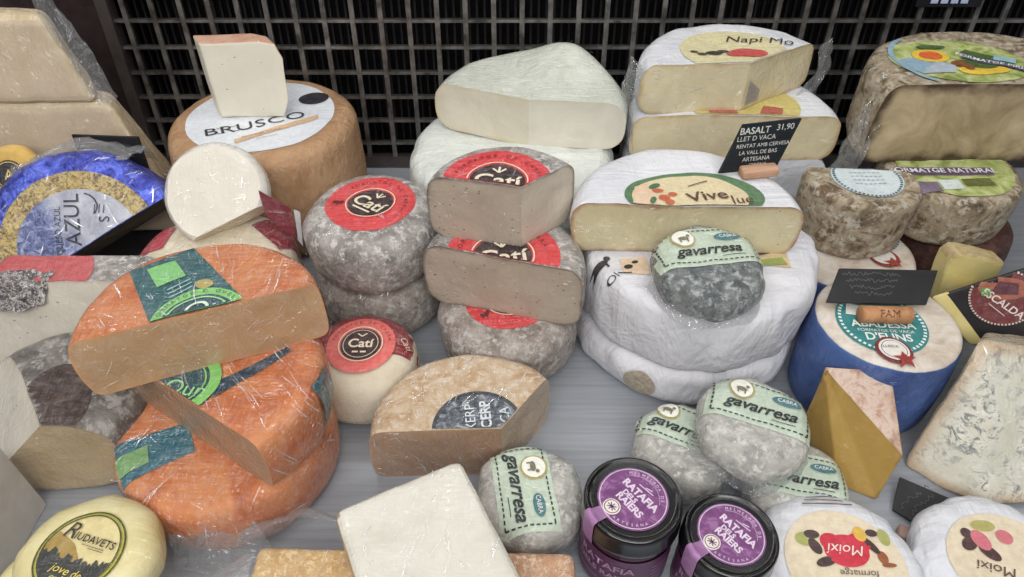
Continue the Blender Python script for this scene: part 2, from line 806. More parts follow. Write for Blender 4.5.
def cutline(p, q, c, keep=None):
    """upright cut through two world points of a thing whose base is at c; outward normal faces the viewer"""
    p, q, c = Vector(p[:2]), Vector(q[:2]), Vector(c[:2])
    d = (q - p).normalized()
    n = Vector((d.y, -d.x))
    if n.y > 0:
        n = -n
    if keep is not None and n.dot(Vector(keep) - p) > 0:
        n = -n
    a = p - c
    return (Vector((a.x, a.y, 0)), Vector((n.x, n.y, 0)))


def struct(o, kind='structure'):
    o['kind'] = kind
    return o
# ------------------------------------------------------------------ cheese materials
RIND_CATI = m_rind('grey_mould_rind', [(.28, (98, 92, 90)), (.45, (140, 133, 128)), (.6, (172, 166, 160)), (.75, (120, 108, 102))],
                   scale=45, bump=.9, bscale=160, film=.55, spots=(204, 202, 198), spotscale=130)
RIND_CATI2 = m_rind('grey_brown_mould_rind', [(.28, (104, 92, 86)), (.45, (142, 130, 122)), (.6, (170, 160, 152)), (.75, (118, 102, 94))],
                    scale=50, bump=.9, bscale=170, film=.35, spots=(186, 182, 176), spotscale=150)
RIND_DARK = m_rind('dark_grey_rind', [(.25, (58, 54, 52)), (.45, (98, 92, 88)), (.62, (134, 128, 122)), (.8, (88, 80, 76))],
                   scale=40, bump=.7, film=.45, spots=(168, 164, 158), spotscale=90)
RIND_ORANGE = m_rind('orange_rind', [(.25, (150, 76, 44)), (.45, (190, 108, 64)), (.62, (208, 136, 88)), (.8, (168, 90, 54))],
                     scale=26, bump=.3, film=.8, fscale=.9, rough=.5, fstr=.8)
RIND_TAN = m_rind('tan_rind', [(.25, (150, 118, 86)), (.42, (184, 152, 116)), (.55, (200, 178, 150)), (.68, (182, 140, 92)), (.8, (196, 172, 144))],
                  scale=34, bump=.7, film=.55, spots=(212, 196, 176), spotscale=140)
RIND_BLUE_TOP = m_rind('pinkish_grey_rind', [(.25, (170, 144, 124)), (.45, (206, 190, 172)), (.62, (222, 212, 200)), (.8, (184, 160, 142))],
                       scale=42, bump=.6, film=.1, spots=(226, 218, 208), spotscale=110)
RIND_PINK = m_rind('pink_brown_rind', [(.30, (140, 100, 80)), (.44, (190, 158, 138)), (.56, (214, 192, 176)), (.70, (166, 122, 100))],
                   scale=60, bump=.6, film=.1)
RIND_MOULD = m_rind('mottled_brown_rind', [(.30, (58, 48, 38)), (.42, (122, 106, 84)), (.52, (168, 154, 130)), (.62, (112, 90, 66)), (.74, (70, 60, 50))],
                    scale=40, bump=1.0, bscale=150, film=.15, spots=(188, 180, 164), spotscale=110)
RIND_BLUSCO = m_rind('kraft_brown_rind', [(.3, (150, 112, 78)), (.5, (174, 134, 96)), (.7, (190, 152, 114))],
                     scale=18, bump=.35, bscale=60, rough=.6, film=.4, stretch=(1, 1, .4), crease=.4)
RIND_WHITE = m_rind('white_bloom_rind', [(.3, (206, 200, 188)), (.5, (222, 216, 206)), (.7, (232, 228, 220))],
                    scale=30, bump=.4, film=.75, fscale=.8, fstr=.9)
RIND_PALE = m_rind('pale_cream_rind', [(.3, (206, 192, 166)), (.5, (220, 208, 184)), (.7, (230, 220, 200))],
                   scale=26, bump=.3, film=.7, fscale=.9)
RIND_YELLOW = m_rind('pale_yellow_rind', [(.3, (204, 190, 132)), (.5, (220, 208, 156)), (.7, (228, 220, 178))],
                     scale=22, bump=.25, rough=.5, film=.3, fscale=.6)
RIND_GOLD = m_rind('golden_rind', [(.3, (186, 148, 72)), (.5, (210, 172, 92)), (.7, (222, 190, 116))], scale=26, bump=.3, film=.3)
RIND_WAX = m_rind('dark_red_brown_rind', [(.3, (52, 32, 28)), (.5, (84, 52, 44)), (.7, (112, 74, 62))], scale=28, bump=.4, film=.2)
RIND_GAVA = m_rind('white_grey_mould', [(.25, (124, 122, 118)), (.42, (160, 158, 152)), (.6, (190, 187, 180)), (.78, (146, 142, 136))],
                   scale=60, bump=1.0, bscale=190, film=.6, fscale=1.2, spots=(212, 210, 204), spotscale=150)
RIND_GAVA_DARK = m_rind('charcoal_mould', [(.25, (58, 64, 66)), (.45, (86, 92, 93)), (.62, (122, 127, 126)), (.8, (74, 80, 82))],
                        scale=60, bump=.9, bscale=190, film=.6, fscale=1.2, spots=(166, 170, 168), spotscale=130)
PAPER = m_rind('white_wrapping_paper', [(.3, (206, 205, 210)), (.5, (216, 215, 220)), (.7, (224, 224, 228))],
               scale=14, bump=.35, bscale=30, bdist=.005, rough=.55, crease=.34)
PAPER_GLOSS = m_rind('white_waxed_paper', [(.3, (212, 213, 219)), (.5, (222, 223, 228)), (.7, (231, 232, 236))],
                     scale=14, bump=.35, bscale=40, bdist=.004, rough=.5, film=.3, fscale=.6, crease=.34)
PAPER_GREENISH = m_rind('pale_wrapping_film_paper', [(.3, (206, 210, 204)), (.5, (220, 223, 217)), (.7, (230, 232, 228))],
                        scale=16, bump=.45, bscale=40, bdist=.005, rough=.55, film=.35, fscale=.6, crease=.32)
PAPER_SIDE = PAPER


def m_sidecolour(name, side, side2, top_stops, film=.3):
    """wheel whose side is wrapped in coloured foil; the top stays rind"""
    k = N(name)
    top = k.ramp(k.noise(42, 7, .6, .65), top_stops)
    foil = k.ramp(k.noise(30, 6, .8), [(.3, side), (.7, side2)])
    geo = k.n('ShaderNodeSeparateXYZ')
    g = k.n('ShaderNodeNewGeometry')
    k.l(g.outputs['Normal'], geo.inputs[0])
    f = k.math('ADD', geo.outputs['Z'], k.math('MULTIPLY', k.math('SUBTRACT', k.noise(60, 3), .5), .3))
    c = k.mix(k.ramp(f, [(.50, (0, 0, 0)), (.62, (255, 255, 255))]), foil, top)
    k.l(c, k.b.inputs['Base Color'])
    k.b.inputs['Roughness'].default_value = .6
    k.l(k.bump(k.noise(140, 6), .5, .0012), k.b.inputs['Normal'])
    k.film(film, .8, .5, .15)
    return k.m


BLUE_SIDE = m_sidecolour('blue_wrapped_side', (40, 66, 124), (74, 104, 164),
                         [(.25, (172, 148, 130)), (.45, (208, 194, 178)), (.62, (224, 216, 206)), (.8, (188, 166, 150))], .25)

PASTE_GREY = m_paste('grey_beige_paste', (178, 163, 146), (112, 100, 88), film=.35, holes=.55, rimw=.008)
PASTE_BRIE = m_paste('ivory_soft_paste', (216, 203, 166), (186, 156, 112), film=.6, holes=.36, rimw=.013)
PASTE_VIVE = m_paste('ivory_soft_paste_old', (208, 196, 156), (160, 118, 84), film=.6, holes=.40, rimw=.013)
PASTE_WHITE = m_paste('white_goat_paste', (222, 216, 202), (226, 220, 206), film=.45, holes=0, rimw=.008, var=5)
PASTE_IVORY = m_paste('ivory_paste', (226, 220, 202), (222, 210, 182), film=.15, holes=.42, rimw=.006, var=5)
PASTE_PALE = m_paste('pale_grey_paste', (206, 198, 182), (190, 178, 158), film=.4, holes=.45, rimw=.008)
PASTE_TAN = m_paste('tan_paste', (186, 150, 112), (204, 150, 104), film=.6, holes=.0, rimw=.007, fscale=.7)
PASTE_TANBROWN = m_paste('brownish_tan_paste', (166, 134, 106), (186, 148, 112), film=.65, holes=.0, rimw=.008)
PASTE_BEIGE = m_paste('beige_block_paste', (204, 184, 156), (214, 198, 168), film=.5, holes=.3, rimw=.010)
PASTE_YELLOW = m_paste('golden_paste', (176, 142, 72), (150, 116, 62), film=.15, holes=0, rimw=.008, var=12)
PASTE_LEMON = m_paste('pale_yellow_paste', (222, 206, 136), (206, 184, 110), film=.3, holes=.2, rimw=.006)
PASTE_MOULDY = m_paste('aged_tan_paste', (180, 160, 124), (74, 58, 42), film=.1, holes=.0, rimw=.042, var=30)
PASTE_STRAW = m_paste('straw_paste', (194, 172, 128), (180, 152, 108), film=.5, holes=0, rimw=.006)

CREAM, BLACK, WHITE = (236, 222, 196), (34, 28, 28), (238, 236, 230)
RED, TEAL = (214, 62, 66), (28, 96, 98)

# ------------------------------------------------------------------ setting
def m_steel():
    k = N('brushed_steel')
    v = k.mapping((6, 160, 6), (0, 0, .3))
    c = k.ramp(k.noise(1.5, 5, .2, .6, v), [(.3, (146, 150, 157)), (.7, (168, 172, 179))])
    k.l(c, k.b.inputs['Base Color'])
    k.b.inputs['Metallic'].default_value = .2
    r = k.ramp(k.noise(14, 4), [(.3, (150, 150, 150)), (.7, (190, 190, 190))])
    k.l(r, k.b.inputs['Roughness'])
    k.l(k.bump(k.noise(1.5, 4, 0, .6, v), .1, .0006), k.b.inputs['Normal'])
    return k.m


STEEL = m_steel()
GRILLE = m_plain('grey_metal_bars', (126, 122, 118), .36, .8, 0, .5, .25, 60, 40)
BLACKWALL = m_plain('black_back_panel', (16, 15, 17), .7, 0, 0, .2)
SLOT = m_plain('dark_fins', (24, 22, 24), .45, .2)
BROWNPANEL = m_plain('dark_brown_panel', (48, 36, 36), .45, .1, .1)
TRIM = m_plain('bright_steel_trim', (170, 168, 166), .35, .7)
LIP = m_plain('white_enamel_lip', (200, 198, 194), .4, 0, .3)

bm = box_bm(3.2, 1.13, .02, 0, (0, .265, -.01))
struct(obj('floor', bm, STEEL, smooth=False))
bm = S(box_bm(3.2, .03, 1.4, 0, (0, 1.0, .68)), box_bm(3.2, .17, .02, 0, (0, .915, -.012)))
struct(obj('wall_back', bm, BLACKWALL, smooth=False))
bm = box_bm(.9, .02, 1.0, .002, (-.935, .86, .5))
struct(obj('wall_left', bm, BROWNPANEL, smooth=False))

GB, LEAN = .815, R_(5.5)                      # lattice base and lean
gx0, gx1 = -.472, .80


def gpt(x, h, d=0):
    return Vector((x, GB + h * math.sin(LEAN) + d * math.cos(LEAN), .004 + h * math.cos(LEAN) - d * math.sin(LEAN)))


def gbox(bm, x0, x1, h0, h1, d0, d1):
    vs = [bm.verts.new(gpt(x, h, d)) for x in (x0, x1) for h in (h0, h1) for d in (d0, d1)]
    for q in ((0, 1, 3, 2), (4, 6, 7, 5), (0, 4, 5, 1), (2, 3, 7, 6), (0, 2, 6, 4), (1, 5, 7, 3)):
        bm.faces.new([vs[i] for i in q])


gr = thing('trim_1', 'grey metal square lattice grille across the back of the case', 'grille')
del gr['label'], gr['category']
struct(gr)
bm = bmesh.new()
P_ = .0335
x = gx0 + .012
while x < gx1:
    gbox(bm, x, x + .0058, 0, .62, -.004, .0)
    x += P_
h = .0
while h < .62:
    gbox(bm, gx0, gx1, h + .028, h + .0315, -.003, .005)
    h += .0313
o = obj('lattice', bm, GRILLE, gr, smooth=False)
bm = bmesh.new()
gbox(bm, gx0 - .014, gx0, 0, .64, -.008, .01)
gbox(bm, gx0 - .014, gx1, -.003, .012, -.006, .006)
obj('frame', bm, TRIM if False else m_plain('frame_metal', (92, 84, 82), .35, .6), gr, smooth=False)
bm = bmesh.new()
x = gx0
while x < gx1:
    gbox(bm, x, x + .0028, .0, .62, .034, .040)
    x += .0095
obj('fin_panel', bm, SLOT, gr, smooth=False)

# enamel lip at the near left
bm = box_bm(.014, .34, .066, .003, (-.388, .135, .033))
bm2 = box_bm(.004, .34, .078, .001, (-.379, .135, .039))
struct(obj('trim_2', S(bm, bm2), LIP, smooth=False))

# price label strip on the lattice, upper right
tg = thing('shelf_tag', 'small black tag with pale blue marks on the grille at the upper right', 'tag', gpt(.505, .205, -.012), (-LEAN, 0, 0))
obj('tag_board', box_bm(.075, .004, .03, .001, (0, 0, .015)), m_plain('black_plastic', (20, 20, 24), .4), tg, smooth=False)
bm = bmesh.new()
for i in range(4):
    m = box_bm(.008, .0008, .007, 0, (-.018 + i * .0115, -.0024, .008))
    bm = S(bm, m)
obj('print', bm, ink((176, 186, 216), 0), tg, smooth=False)


# ------------------------------------------------------------------ label makers
def label_cati(c, o, r, rot, u0=None, v0=None, twist=True, emblem=True):
    """red round label, dark centre, cream ring and name"""
    u0 = Vector(u0 or (1, 0, 0)); v0 = Vector(v0 or (0, 1, 0))
    u = u0 * math.cos(rot) + v0 * math.sin(rot)
    v = -u0 * math.sin(rot) + v0 * math.cos(rot)
    lb = c.decal('label', ell(r), ink(RED, .5), o, u, v, .0006)
    c.decal('label_centre', ell(r * .50), ink((52, 34, 36), .4), o, u, v, .0010, lb)
    ls = [ring(r * .53, r * .555), text('Catí', r * .50, 0, -r * .05, bold=r * .010),
          stroke([(-.12 * r, .34 * r), (0, .22 * r), (.12 * r, .36 * r)], r * .04), bar(0, .22 * r, 0, .40 * r, r * .04),
          bar(-.25 * r, -.30 * r, .25 * r, -.30 * r, r * .05)]
    c.decal('lettering', S(*ls), ink(CREAM, .3), o, u, v, .0014, lb)
    dk = [arctext('FORMATGE DE CABRA', r * .78, r * .13, PI / 2, step=.165)]
    if emblem:
        dk.append(xf(S(ell(r * .10, r * .06), ell(r * .05, cx=r * .10, cy=r * .05), bar(-.06 * r, 0, -.06 * r, -.12 * r, r * .03), bar(.05 * r, 0, .05 * r, -.12 * r, r * .03)), -.62 * r, -.42 * r, .2))
    c.decal('small_print', S(*dk), ink((96, 22, 30), .3), o, u, v, .0012, lb)
    return lb


def label_gava(c, o, w, h, rot, oval=True, cover=None):
    """pale green paper band with dashed border, goat roundel and script name"""
    u = (math.cos(rot), math.sin(rot), 0)
    v = (-math.sin(rot), math.cos(rot), 0)
    lb = c.decal('label', poly([(-w / 2, -h / 2), (w / 2, -h / 2), (w / 2, h / 2), (-w / 2, h / 2)]), ink((190, 204, 184), .6), o, u, v, .0008)
    a, b = w / 2 - .004, h / 2 - .004
    dk = [dashes([(-a, -b), (a, -b), (a, b), (-a, b), (-a, -b)], .0011, .0028, .0016),
          text('gavarresa', h * .34, 0, -h * .12, shear=.35, bold=h * .008),
          bar(a * .25, -h * .30, a * .75, -h * .30, .0006)]
    c.decal('lettering', S(*dk), ink((30, 38, 36), .3), o, u, v, .0013, lb)
    ex = -w * .20
    c.decal('roundel', ell(h * .24, cx=ex, cy=h * .22), ink((176, 160, 96), .3), o, u, v, .0014, lb)
    c.decal('goat_emblem', S(ell(h * .205, cx=ex, cy=h * .22)), ink((238, 236, 226), .3), o, u, v, .0018, lb)
    g = S(bar(ex - h * .07, h * .10, ex - h * .07, h * .2, h * .03), bar(ex + h * .07, h * .10, ex + h * .07, h * .2, h * .03),
          ell(h * .10, h * .05, ex, h * .2), ell(h * .035, h * .035, ex + h * .1, h * .27))
    c.decal('goat_mark', g, ink((120, 116, 92), .3), o, u, v, .0022, lb)
    if oval:
        ov = c.decal('oval_stamp', ell(w * .14, h * .10, w * .24, h * .20), ink((66, 116, 124), .3), o, u, v, .0014, lb)
        c.decal('oval_text', text('CABRA', h * .11, w * .24, h * .20), ink(WHITE, .3), o, u, v, .0018, ov)
    return lb


# ------------------------------------------------------------------ LEFT BACK: beige blocks
def block(name, label, cat, quad, z0, z1, mat, paste, seed, er=.006, quad2=None, group=None):
    """tall wrapped block: quad = plan corners, front edge first; one cut face to the front"""
    pts = [(x, y, z0) for x, y in quad] + [(x, y, z1) for x, y in (quad2 or quad)]
    t = thing(name, label, cat, (0, 0, 0), (0, 0, 0), group)
    cx = sum(p[0] for p in quad) / 4; cy = sum(p[1] for p in quad) / 4
    t.location = (cx, cy, z0)
    pts = [(p[0] - cx, p[1] - cy, p[2] - z0) for p in pts]
    d = poly_solid(pts, [(1, (0, 1, 5, 4)), (0, (1, 2, 6, 5)), (0, (2, 3, 7, 6)), (0, (3, 0, 4, 7)), (0, (4, 5, 6, 7)), (0, (3, 2, 1, 0))],
                   bevel=er, seed=seed, lump=.0014)
    obj('rind', d[0], mat, t)
    obj('cut_face', d[1], paste, t)
    return t


RIND_BEIGE = m_rind('beige_rind', [(.3, (190, 168, 132)), (.5, (212, 194, 160)), (.7, (224, 210, 182))], scale=22, bump=.35, film=.8, fscale=.8)
a2 = block('cheese_block', 'beige cut cheese block in film, lower of the two at the upper left', 'cheese',
           [(-.66, .655), (-.376, .668), (-.392, .735), (-.66, .75)], 0, .166, RIND_BEIGE, PASTE_BEIGE, 3, .009, [(-.66, .662), (-.420, .670), (-.432, .705), (-.66, .73)], 'beige blocks')
a1 = block('cheese_block', 'beige cut cheese block in film, on top of the pair at the upper left', 'cheese',
           [(-.66, .660), (-.430, .667), (-.440, .70), (-.66, .73)],   .1665, .254, RIND_BEIGE, PASTE_BEIGE, 4, .009, [(-.66, .672), (-.452, .676), (-.462, .70), (-.66, .73)], 'beige blocks')
bm = film_sheet([[(.094, -.022, .118), (.108, -.026, .06), (.122, -.028, .0)], [(.100, .0, .112), (.116, .0, .06), (.134, -.006, .0)]], .003, 60, 5, 8)
obj('film_flap', bm, FILM, a1)

# yellow labelled wheel peeking over the blue foil cheese
c = Cheese('round_cheese', 'small golden cheese with black round label, above the blue foil cheese', 'cheese',
           (-.520, .634, .104), wheel_bm(.026, .020, .006, seed=11), RIND_GOLD, rot=(R_(58), 0, R_(4)))
lb = c.decal('label', ell(.0155), ink((30, 26, 24)), (0, -.002, .03))
c.decal('lettering', S(ring(.0130, .0138), text('A', .015, 0, 0)), ink((222, 190, 96)), (0, -.002, .03), off=.001, parent=lb)

# black price sign leaning behind the blue foil cheese
sg = thing('price_sign', 'black price card standing behind the blue foil cheese at the left', 'sign', (-.432, .654, .072), (R_(-6), 0, R_(-4)))
obj('board', box_bm(.073, .003, .062, .0006, (0, 0, .031)), m_plain('chalkboard', (22, 22, 24), .55), sg, smooth=False)
CHALK = m_plain('chalk_marker', (206, 206, 200), .8)
CHALK_DIM = m_plain('faded_chalk_marker', (84, 84, 86), .8)


def on_board(bm, y=-.0018, z=0):
    for v in bm.verts:
        v.co = Vector((v.co.x, y, v.co.y + z))
    return bm


obj('chalk_writing', on_board(S(*[stroke([(a, b + .052 - i * .011) for a, b in scribble(.05, .005, 40 + i)], .0009) for i in range(3)])), CHALK_DIM, sg, smooth=False)

t = thing('shade_sheet', 'black sheet standing in for shade on the tray under the blue foil cheese', 'sheet', (-.40, .60, 0))  # thin black sheet put in for the dark shade between the cheeses
obj('sheet', box_bm(.30, .26, .002, .0005, (0, 0, .0012)), m_plain('black_shade', (22, 20, 24), .6), t, smooth=False)

# ------------------------------------------------------------------ blue foil half cheese
def m_foil(name):
    k = N(name)
    sep = k.n('ShaderNodeVectorMath', operation='LENGTH')
    mp = k.mapping((1, 1, 0))
    k.l(mp, sep.inputs[0])
    f = k.math('ADD', sep.outputs['Value'], k.math('MULTIPLY', k.math('SUBTRACT', k.noise(40, 4), .5), .012))
    c = k.ramp(k.noise(48, 6, 1.5, .65), [(.3, (24, 26, 92)), (.46, (48, 62, 176)), (.6, (92, 112, 222)), (.75, (36, 44, 130))])
    k.l(c, k.b.inputs['Base Color'])
    k.b.inputs['Metallic'].default_value = .45
    k.b.inputs['Roughness'].default_value = .32
    k.l(k.bump(k.noise(95, 5, 1.5), .9, .003), k.b.inputs['Normal'])
    k.film(.5, 1.0, .9)
    return k.m


FOIL = m_foil('blue_crinkled_foil')


def m_goldfoil():
    k = N('gold_speckled_print')
    c = k.ramp(k.noise(190, 5, 1.0, .7), [(.34, (60, 56, 66)), (.46, (150, 124, 72)), (.58, (206, 184, 120)), (.7, (120, 96, 60))])
    k.l(c, k.b.inputs['Base Color'])
    k.b.inputs['Roughness'].default_value = .4
    k.l(k.bump(k.noise(160, 4), .7, .002), k.b.inputs['Normal'])
    k.film(.5, 1.0, .8)
    return k.m


def m_silver():
    k = N('silver_blue_print')
    g = k.n('ShaderNodeSeparateXYZ')
    k.l(k.tc, g.inputs[0])
    c1 = k.ramp(k.noise(120, 5, 1.5, .7), [(.35, (40, 46, 92)), (.5, (92, 104, 156)), (.66, (170, 178, 204))])
    c2 = k.ramp(k.noise(60, 4, 1, .6), [(.3, (150, 154, 172)), (.7, (196, 198, 208))])
    f = k.math('ADD', k.math('MULTIPLY', g.outputs['X'], 28), k.math('MULTIPLY', k.noise(40, 3), .6))
    c = k.mix(k.ramp(f, [(.0, (0, 0, 0)), (.5, (255, 255, 255))]), c1, c2)
    k.l(c, k.b.inputs['Base Color'])
    k.b.inputs['Roughness'].default_value = .4
    k.film(.5, 1.0, .8)
    return k.m


BR = .098
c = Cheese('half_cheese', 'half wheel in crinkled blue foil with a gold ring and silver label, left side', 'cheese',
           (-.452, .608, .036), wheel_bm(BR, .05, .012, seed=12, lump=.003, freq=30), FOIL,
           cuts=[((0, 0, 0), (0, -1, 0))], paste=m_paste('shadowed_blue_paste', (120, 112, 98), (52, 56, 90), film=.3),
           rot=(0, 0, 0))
# axis points at the viewer's side: tip the flat face forward, then roll it
mt = Matrix.Rotation(R_(10), 4, 'Z') @ Matrix.Rotation(R_(52), 4, 'X') @ Matrix.Rotation(R_(27), 4, 'Z')
c.t.matrix_world = Matrix.Translation(Vector((-.443, .594, .034))) @ mt
g1 = c.decal('gold_ring', ring(.060, .078, n=60), m_goldfoil(), (0, 0, .06), off=.0008)
lb = c.decal('label', ell(.060), m_silver(), (0, 0, .06), off=.0009)
c.decal('lettering', S(text('AZUL', .021, .010, .028, R_(58)), text('QUESO AZUL', .008, -.008, .026, R_(58)),
                       text('S', .014, .036, .012, R_(58)), ring(.012, .0135, .026, .034, a0=-1.2, a1=.9),
                       bar(.030, .022, .036, .030, .0009), bar(.034, .020, .040, .028, .0009), bar(.038, .018, .043, .025, .0009)),
        ink((36, 36, 48)), (0, 0, .06), off=.0014, parent=lb)
pleat_glints(c, 110, .095, .095, (0, .0, .06), 12, L=(.006, .026), v=(0, 1, 0), off=.003)
bm = film_sheet([[(-.02, .096, .045), (.04, .09, .045), (.085, .05, .045)], [(-.02, .112, .02), (.05, .105, .02), (.106, .06, .02)],
                 [(-.02, .10, -.01), (.05, .094, -.01), (.098, .05, -.01)]], .005, 70, 3, 7)
obj('film', bm, FILM, c.t)

# ------------------------------------------------------------------ pale half with flopped red label (left, below the blue)
c0 = Vector((-.392, .462, 0))
c = Cheese('half_cheese', 'half wheel with pale cut face and crumpled red label, under the blue foil cheese', 'cheese',
           c0, wheel_bm(.080, .107, .016, seed=13, lump=.002), RIND_CATI,
           cuts=[((0, -.042, 0), (0, -1, .34)), ((0, .030, 0), (0, 1, 0))], paste=[PASTE_PALE, PASTE_PALE])
lb = c.decal('label', ell(.052, .05, -.030, .0), ink((196, 84, 88), .6), (0, 0, .15))
bm = film_sheet([[(-.075, .006, .109), (-.045, .004, .112), (-.010, .006, .109)], [(-.077, -.008, .106), (-.045, -.013, .108), (-.012, -.008, .104)],
                 [(-.072, -.018, .090), (-.045, -.024, .086), (-.016, -.016, .091)]], .003, 90, 8, 8)


def m_crumple():
    k = N('black_white_crumpled_print')
    c = k.ramp(k.noise(160, 5, 2.5, .6), [(.36, (36, 30, 32)), (.5, (92, 84, 84)), (.56, (206, 198, 192)), (.62, (60, 52, 52))])
    k.l(c, k.b.inputs['Base Color'])
    k.b.inputs['Roughness'].default_value = .35
    k.film(.8, 1.2, 1.0)
    return k.m


obj('label_flap', bm, m_crumple(), lb)
bm = film_sheet([[(.040, .0, .106), (.060, -.004, .101), (.074, -.01, .092)], [(.044, .016, .108), (.068, .014, .111), (.088, .004, .100)]], .004, 80, 9, 8)
obj('film_flap', bm, FILM, c.t)

# ------------------------------------------------------------------ grey rind piece, lower left
c0 = Vector((-.366, .362, 0))
pn = Vector((-.586, -.509, .631))
c = Cheese('cheese_piece', 'thick cut piece with dark grey rind and a brown oval patch, at the left edge', 'cheese',
           c0, wheel_bm(.067, .090, .030, seed=14, lump=.003, bulge=.004), RIND_DARK,
           cuts=[((0, -.044, 0), (.08, -1, -.02)), ((.010, -.044, .082), pn)],
           paste=[m_paste('tan_wrapped_paste', (186, 164, 128), (166, 142, 112), film=.6, rimw=.008), PASTE_PALE])
n = Vector((.25, -.35, .88)).normalized()
u = (Vector((1, 0, 0)) - n * n.x).normalized()
v = n.cross(u)
pp = W(60, 402, .080) - c0
c.decal('dark_patch', ell(.025, .032, 0, 0, .2), m_rind('dark_brown_mould_patch', [(.3, (46, 34, 32)), (.5, (70, 54, 50)), (.7, (104, 88, 82))], scale=70, bump=.6, film=.5),
        pp + n * .02, u, v, .0008, maxdrop=.045)

# ------------------------------------------------------------------ white cheese with red bands + pale half leaning on it
c0 = Vector((-.288, .522, 0))
c = Cheese('round_cheese', 'pale cheese wheel in shiny film with dark red label band, behind the orange half wheels', 'cheese',
           c0, wheel_bm(.076, .090, .024, seed=15, lump=.002), RIND_PALE)
MAROON = (128, 30, 48)
lb = c.decal('label', poly([(-.075, -.02), (-.046, -.012), (-.044, .02), (-.07, .03)]), ink((176, 36, 56), .7), (0, 0.012, .1), off=.001)
lb2 = c.decal('label', poly([(.030, .035), (.064, .004), (.076, .02), (.05, .06)]), ink(MAROON, .6), (0, 0, .1), off=.001)
g = [WY(px, py, .548) - c0 for px, py in ((258, 190), (291, 208), (266, 216), (296, 240), (294, 209), (300, 212), (298, 240), (303, 246))]
bm = film_sheet([[g[0], g[1]], [g[2], g[3]]], .001, 60, 2, 6)
obj('label_flap', bm, ink((124, 32, 52), .5), lb2)
bm = film_sheet([[g[4], g[5]], [g[6], g[7]]], .001, 60, 2, 6)
obj('label_edge', bm, ink((206, 208, 214), .5), lb2)
pleat_glints(c, 80, .08, .05, (0, -.01, .08), 4, L=(.006, .02))
c = Cheese('half_cheese', 'small white half cheese in film leaning on its edge against the big brown wheel', 'cheese',
           (0, 0, 0), wheel_bm(.0475, .030, .010, seed=16, lump=.0015), RIND_WHITE,
           cuts=[((.020, -.026, 0), (.45, -.89, 0)), ((0, 0, .0275), (.0, .0, 1))], paste=[RIND_PALE, PASTE_WHITE])
c.t.matrix_world = Matrix.Translation(Vector((-.286, .578, .112))) @ Matrix.Rotation(R_(46), 4, 'X')

pleat_glints(c, 60, .046, .046, (0, 0, .05), 5, L=(.004, .016), v=(0, 1, 0))
face_pleat_glints(c, 1, 60, 105, .6, .9, r=(.045, .045), L=(.003, .014))
# ------------------------------------------------------------------ big brown wheel + ivory wedge
c0 = Vector((-.278, .705, 0))
BZ = .133
c = Cheese('round_cheese', 'large brown wheel with white paper label, at the back under an ivory wedge', 'cheese',
           c0, wheel_bm(.101, BZ, .016, seed=17, lump=.002, bulge=.004), RIND_BLUSCO)
lb = c.decal('label', ell(.080), ink((224, 228, 234), .25), (0, 0, .15))
q = c.loc_pts([(234, 140), (318, 116), (319, 120), (235, 144)], BZ)
c.decal('stripe', poly(q), ink((214, 178, 140), .2), (0, 0, .15), off=.001, parent=lb)
q = c.loc_pts([(214, 133), (296, 117)], BZ)
rt = math.atan2(q[1][1] - q[0][1], q[1][0] - q[0][0])
tw = math.hypot(q[1][1] - q[0][1], q[1][0] - q[0][0])
mx, my = (q[0][0] + q[1][0]) / 2, (q[0][1] + q[1][1]) / 2
serif = S(*[bar(-tw * .5 + tw * (.085 + .166 * k) - .004, e, -tw * .5 + tw * (.085 + .166 * k) + .004, e, .0009) for k in (0, 1) for e in (-.0058, .0058)])
c.decal('lettering', S(text('BRUSCO', tw * .27, mx, my, rt, sx=1.15, space=1.06), xf(serif, mx, my, rt)),
        ink((36, 38, 42), .2), (0, 0, .15), off=.001, parent=lb)
st = c.decal('oval_stamp', ell(.017, .014, .050, .040, .3), ink((34, 30, 40), .2), (0, 0, .15), off=.001, parent=lb)
c.decal('sub_lettering', S(text('formatge artesà', .0065, mx + .012, my - .020, rt), text('de llet crua', .005, mx + .020, my - .029, rt)), ink((176, 128, 92), .2), (0, 0, .15), off=.0014, parent=lb)

zb = BZ + .001
q = [(223, 122), (284, 114), (290, 105), (283, 66), (274, 53), (258, 50), (198, 52)]
Yf = .700
fr = [WY(px, py, Yf) for px, py in q]
for p in fr:
    p.y += (p.z - zb) * .10
dep = .022
t = thing('cheese_wedge', 'ivory cheese wedge with pinkish rind standing on top of the brown wheel', 'cheese', (fr[0].x, Yf, zb))
pts = [p - t.location for p in fr]
zmin = min(p.z for p in pts)
pts = [p - Vector((0, 0, zmin)) for p in pts]
pts[1].z = 0.0
n6 = len(pts)
bk = [p + Vector((-.014, dep, 0)) for p in pts]
faces = [(1, tuple(range(n6)))] + [(0 if i in (3, 4, 5) else 2, (i, (i + 1) % n6, n6 + (i + 1) % n6, n6 + i)) for i in range(n6)] + [(2, tuple(range(2 * n6 - 1, n6 - 1, -1)))]
d = poly_solid(pts + bk, faces, bevel=.002, seed=4, lump=.0008)
obj('rind', d[0], m_rind('salmon_rind', [(.3, (176, 132, 112)), (.5, (198, 156, 134)), (.7, (206, 172, 150))], scale=40, bump=.4), t)
obj('cut_face', d[1], PASTE_IVORY, t)
obj('side_face', d[2], PASTE_IVORY, t)

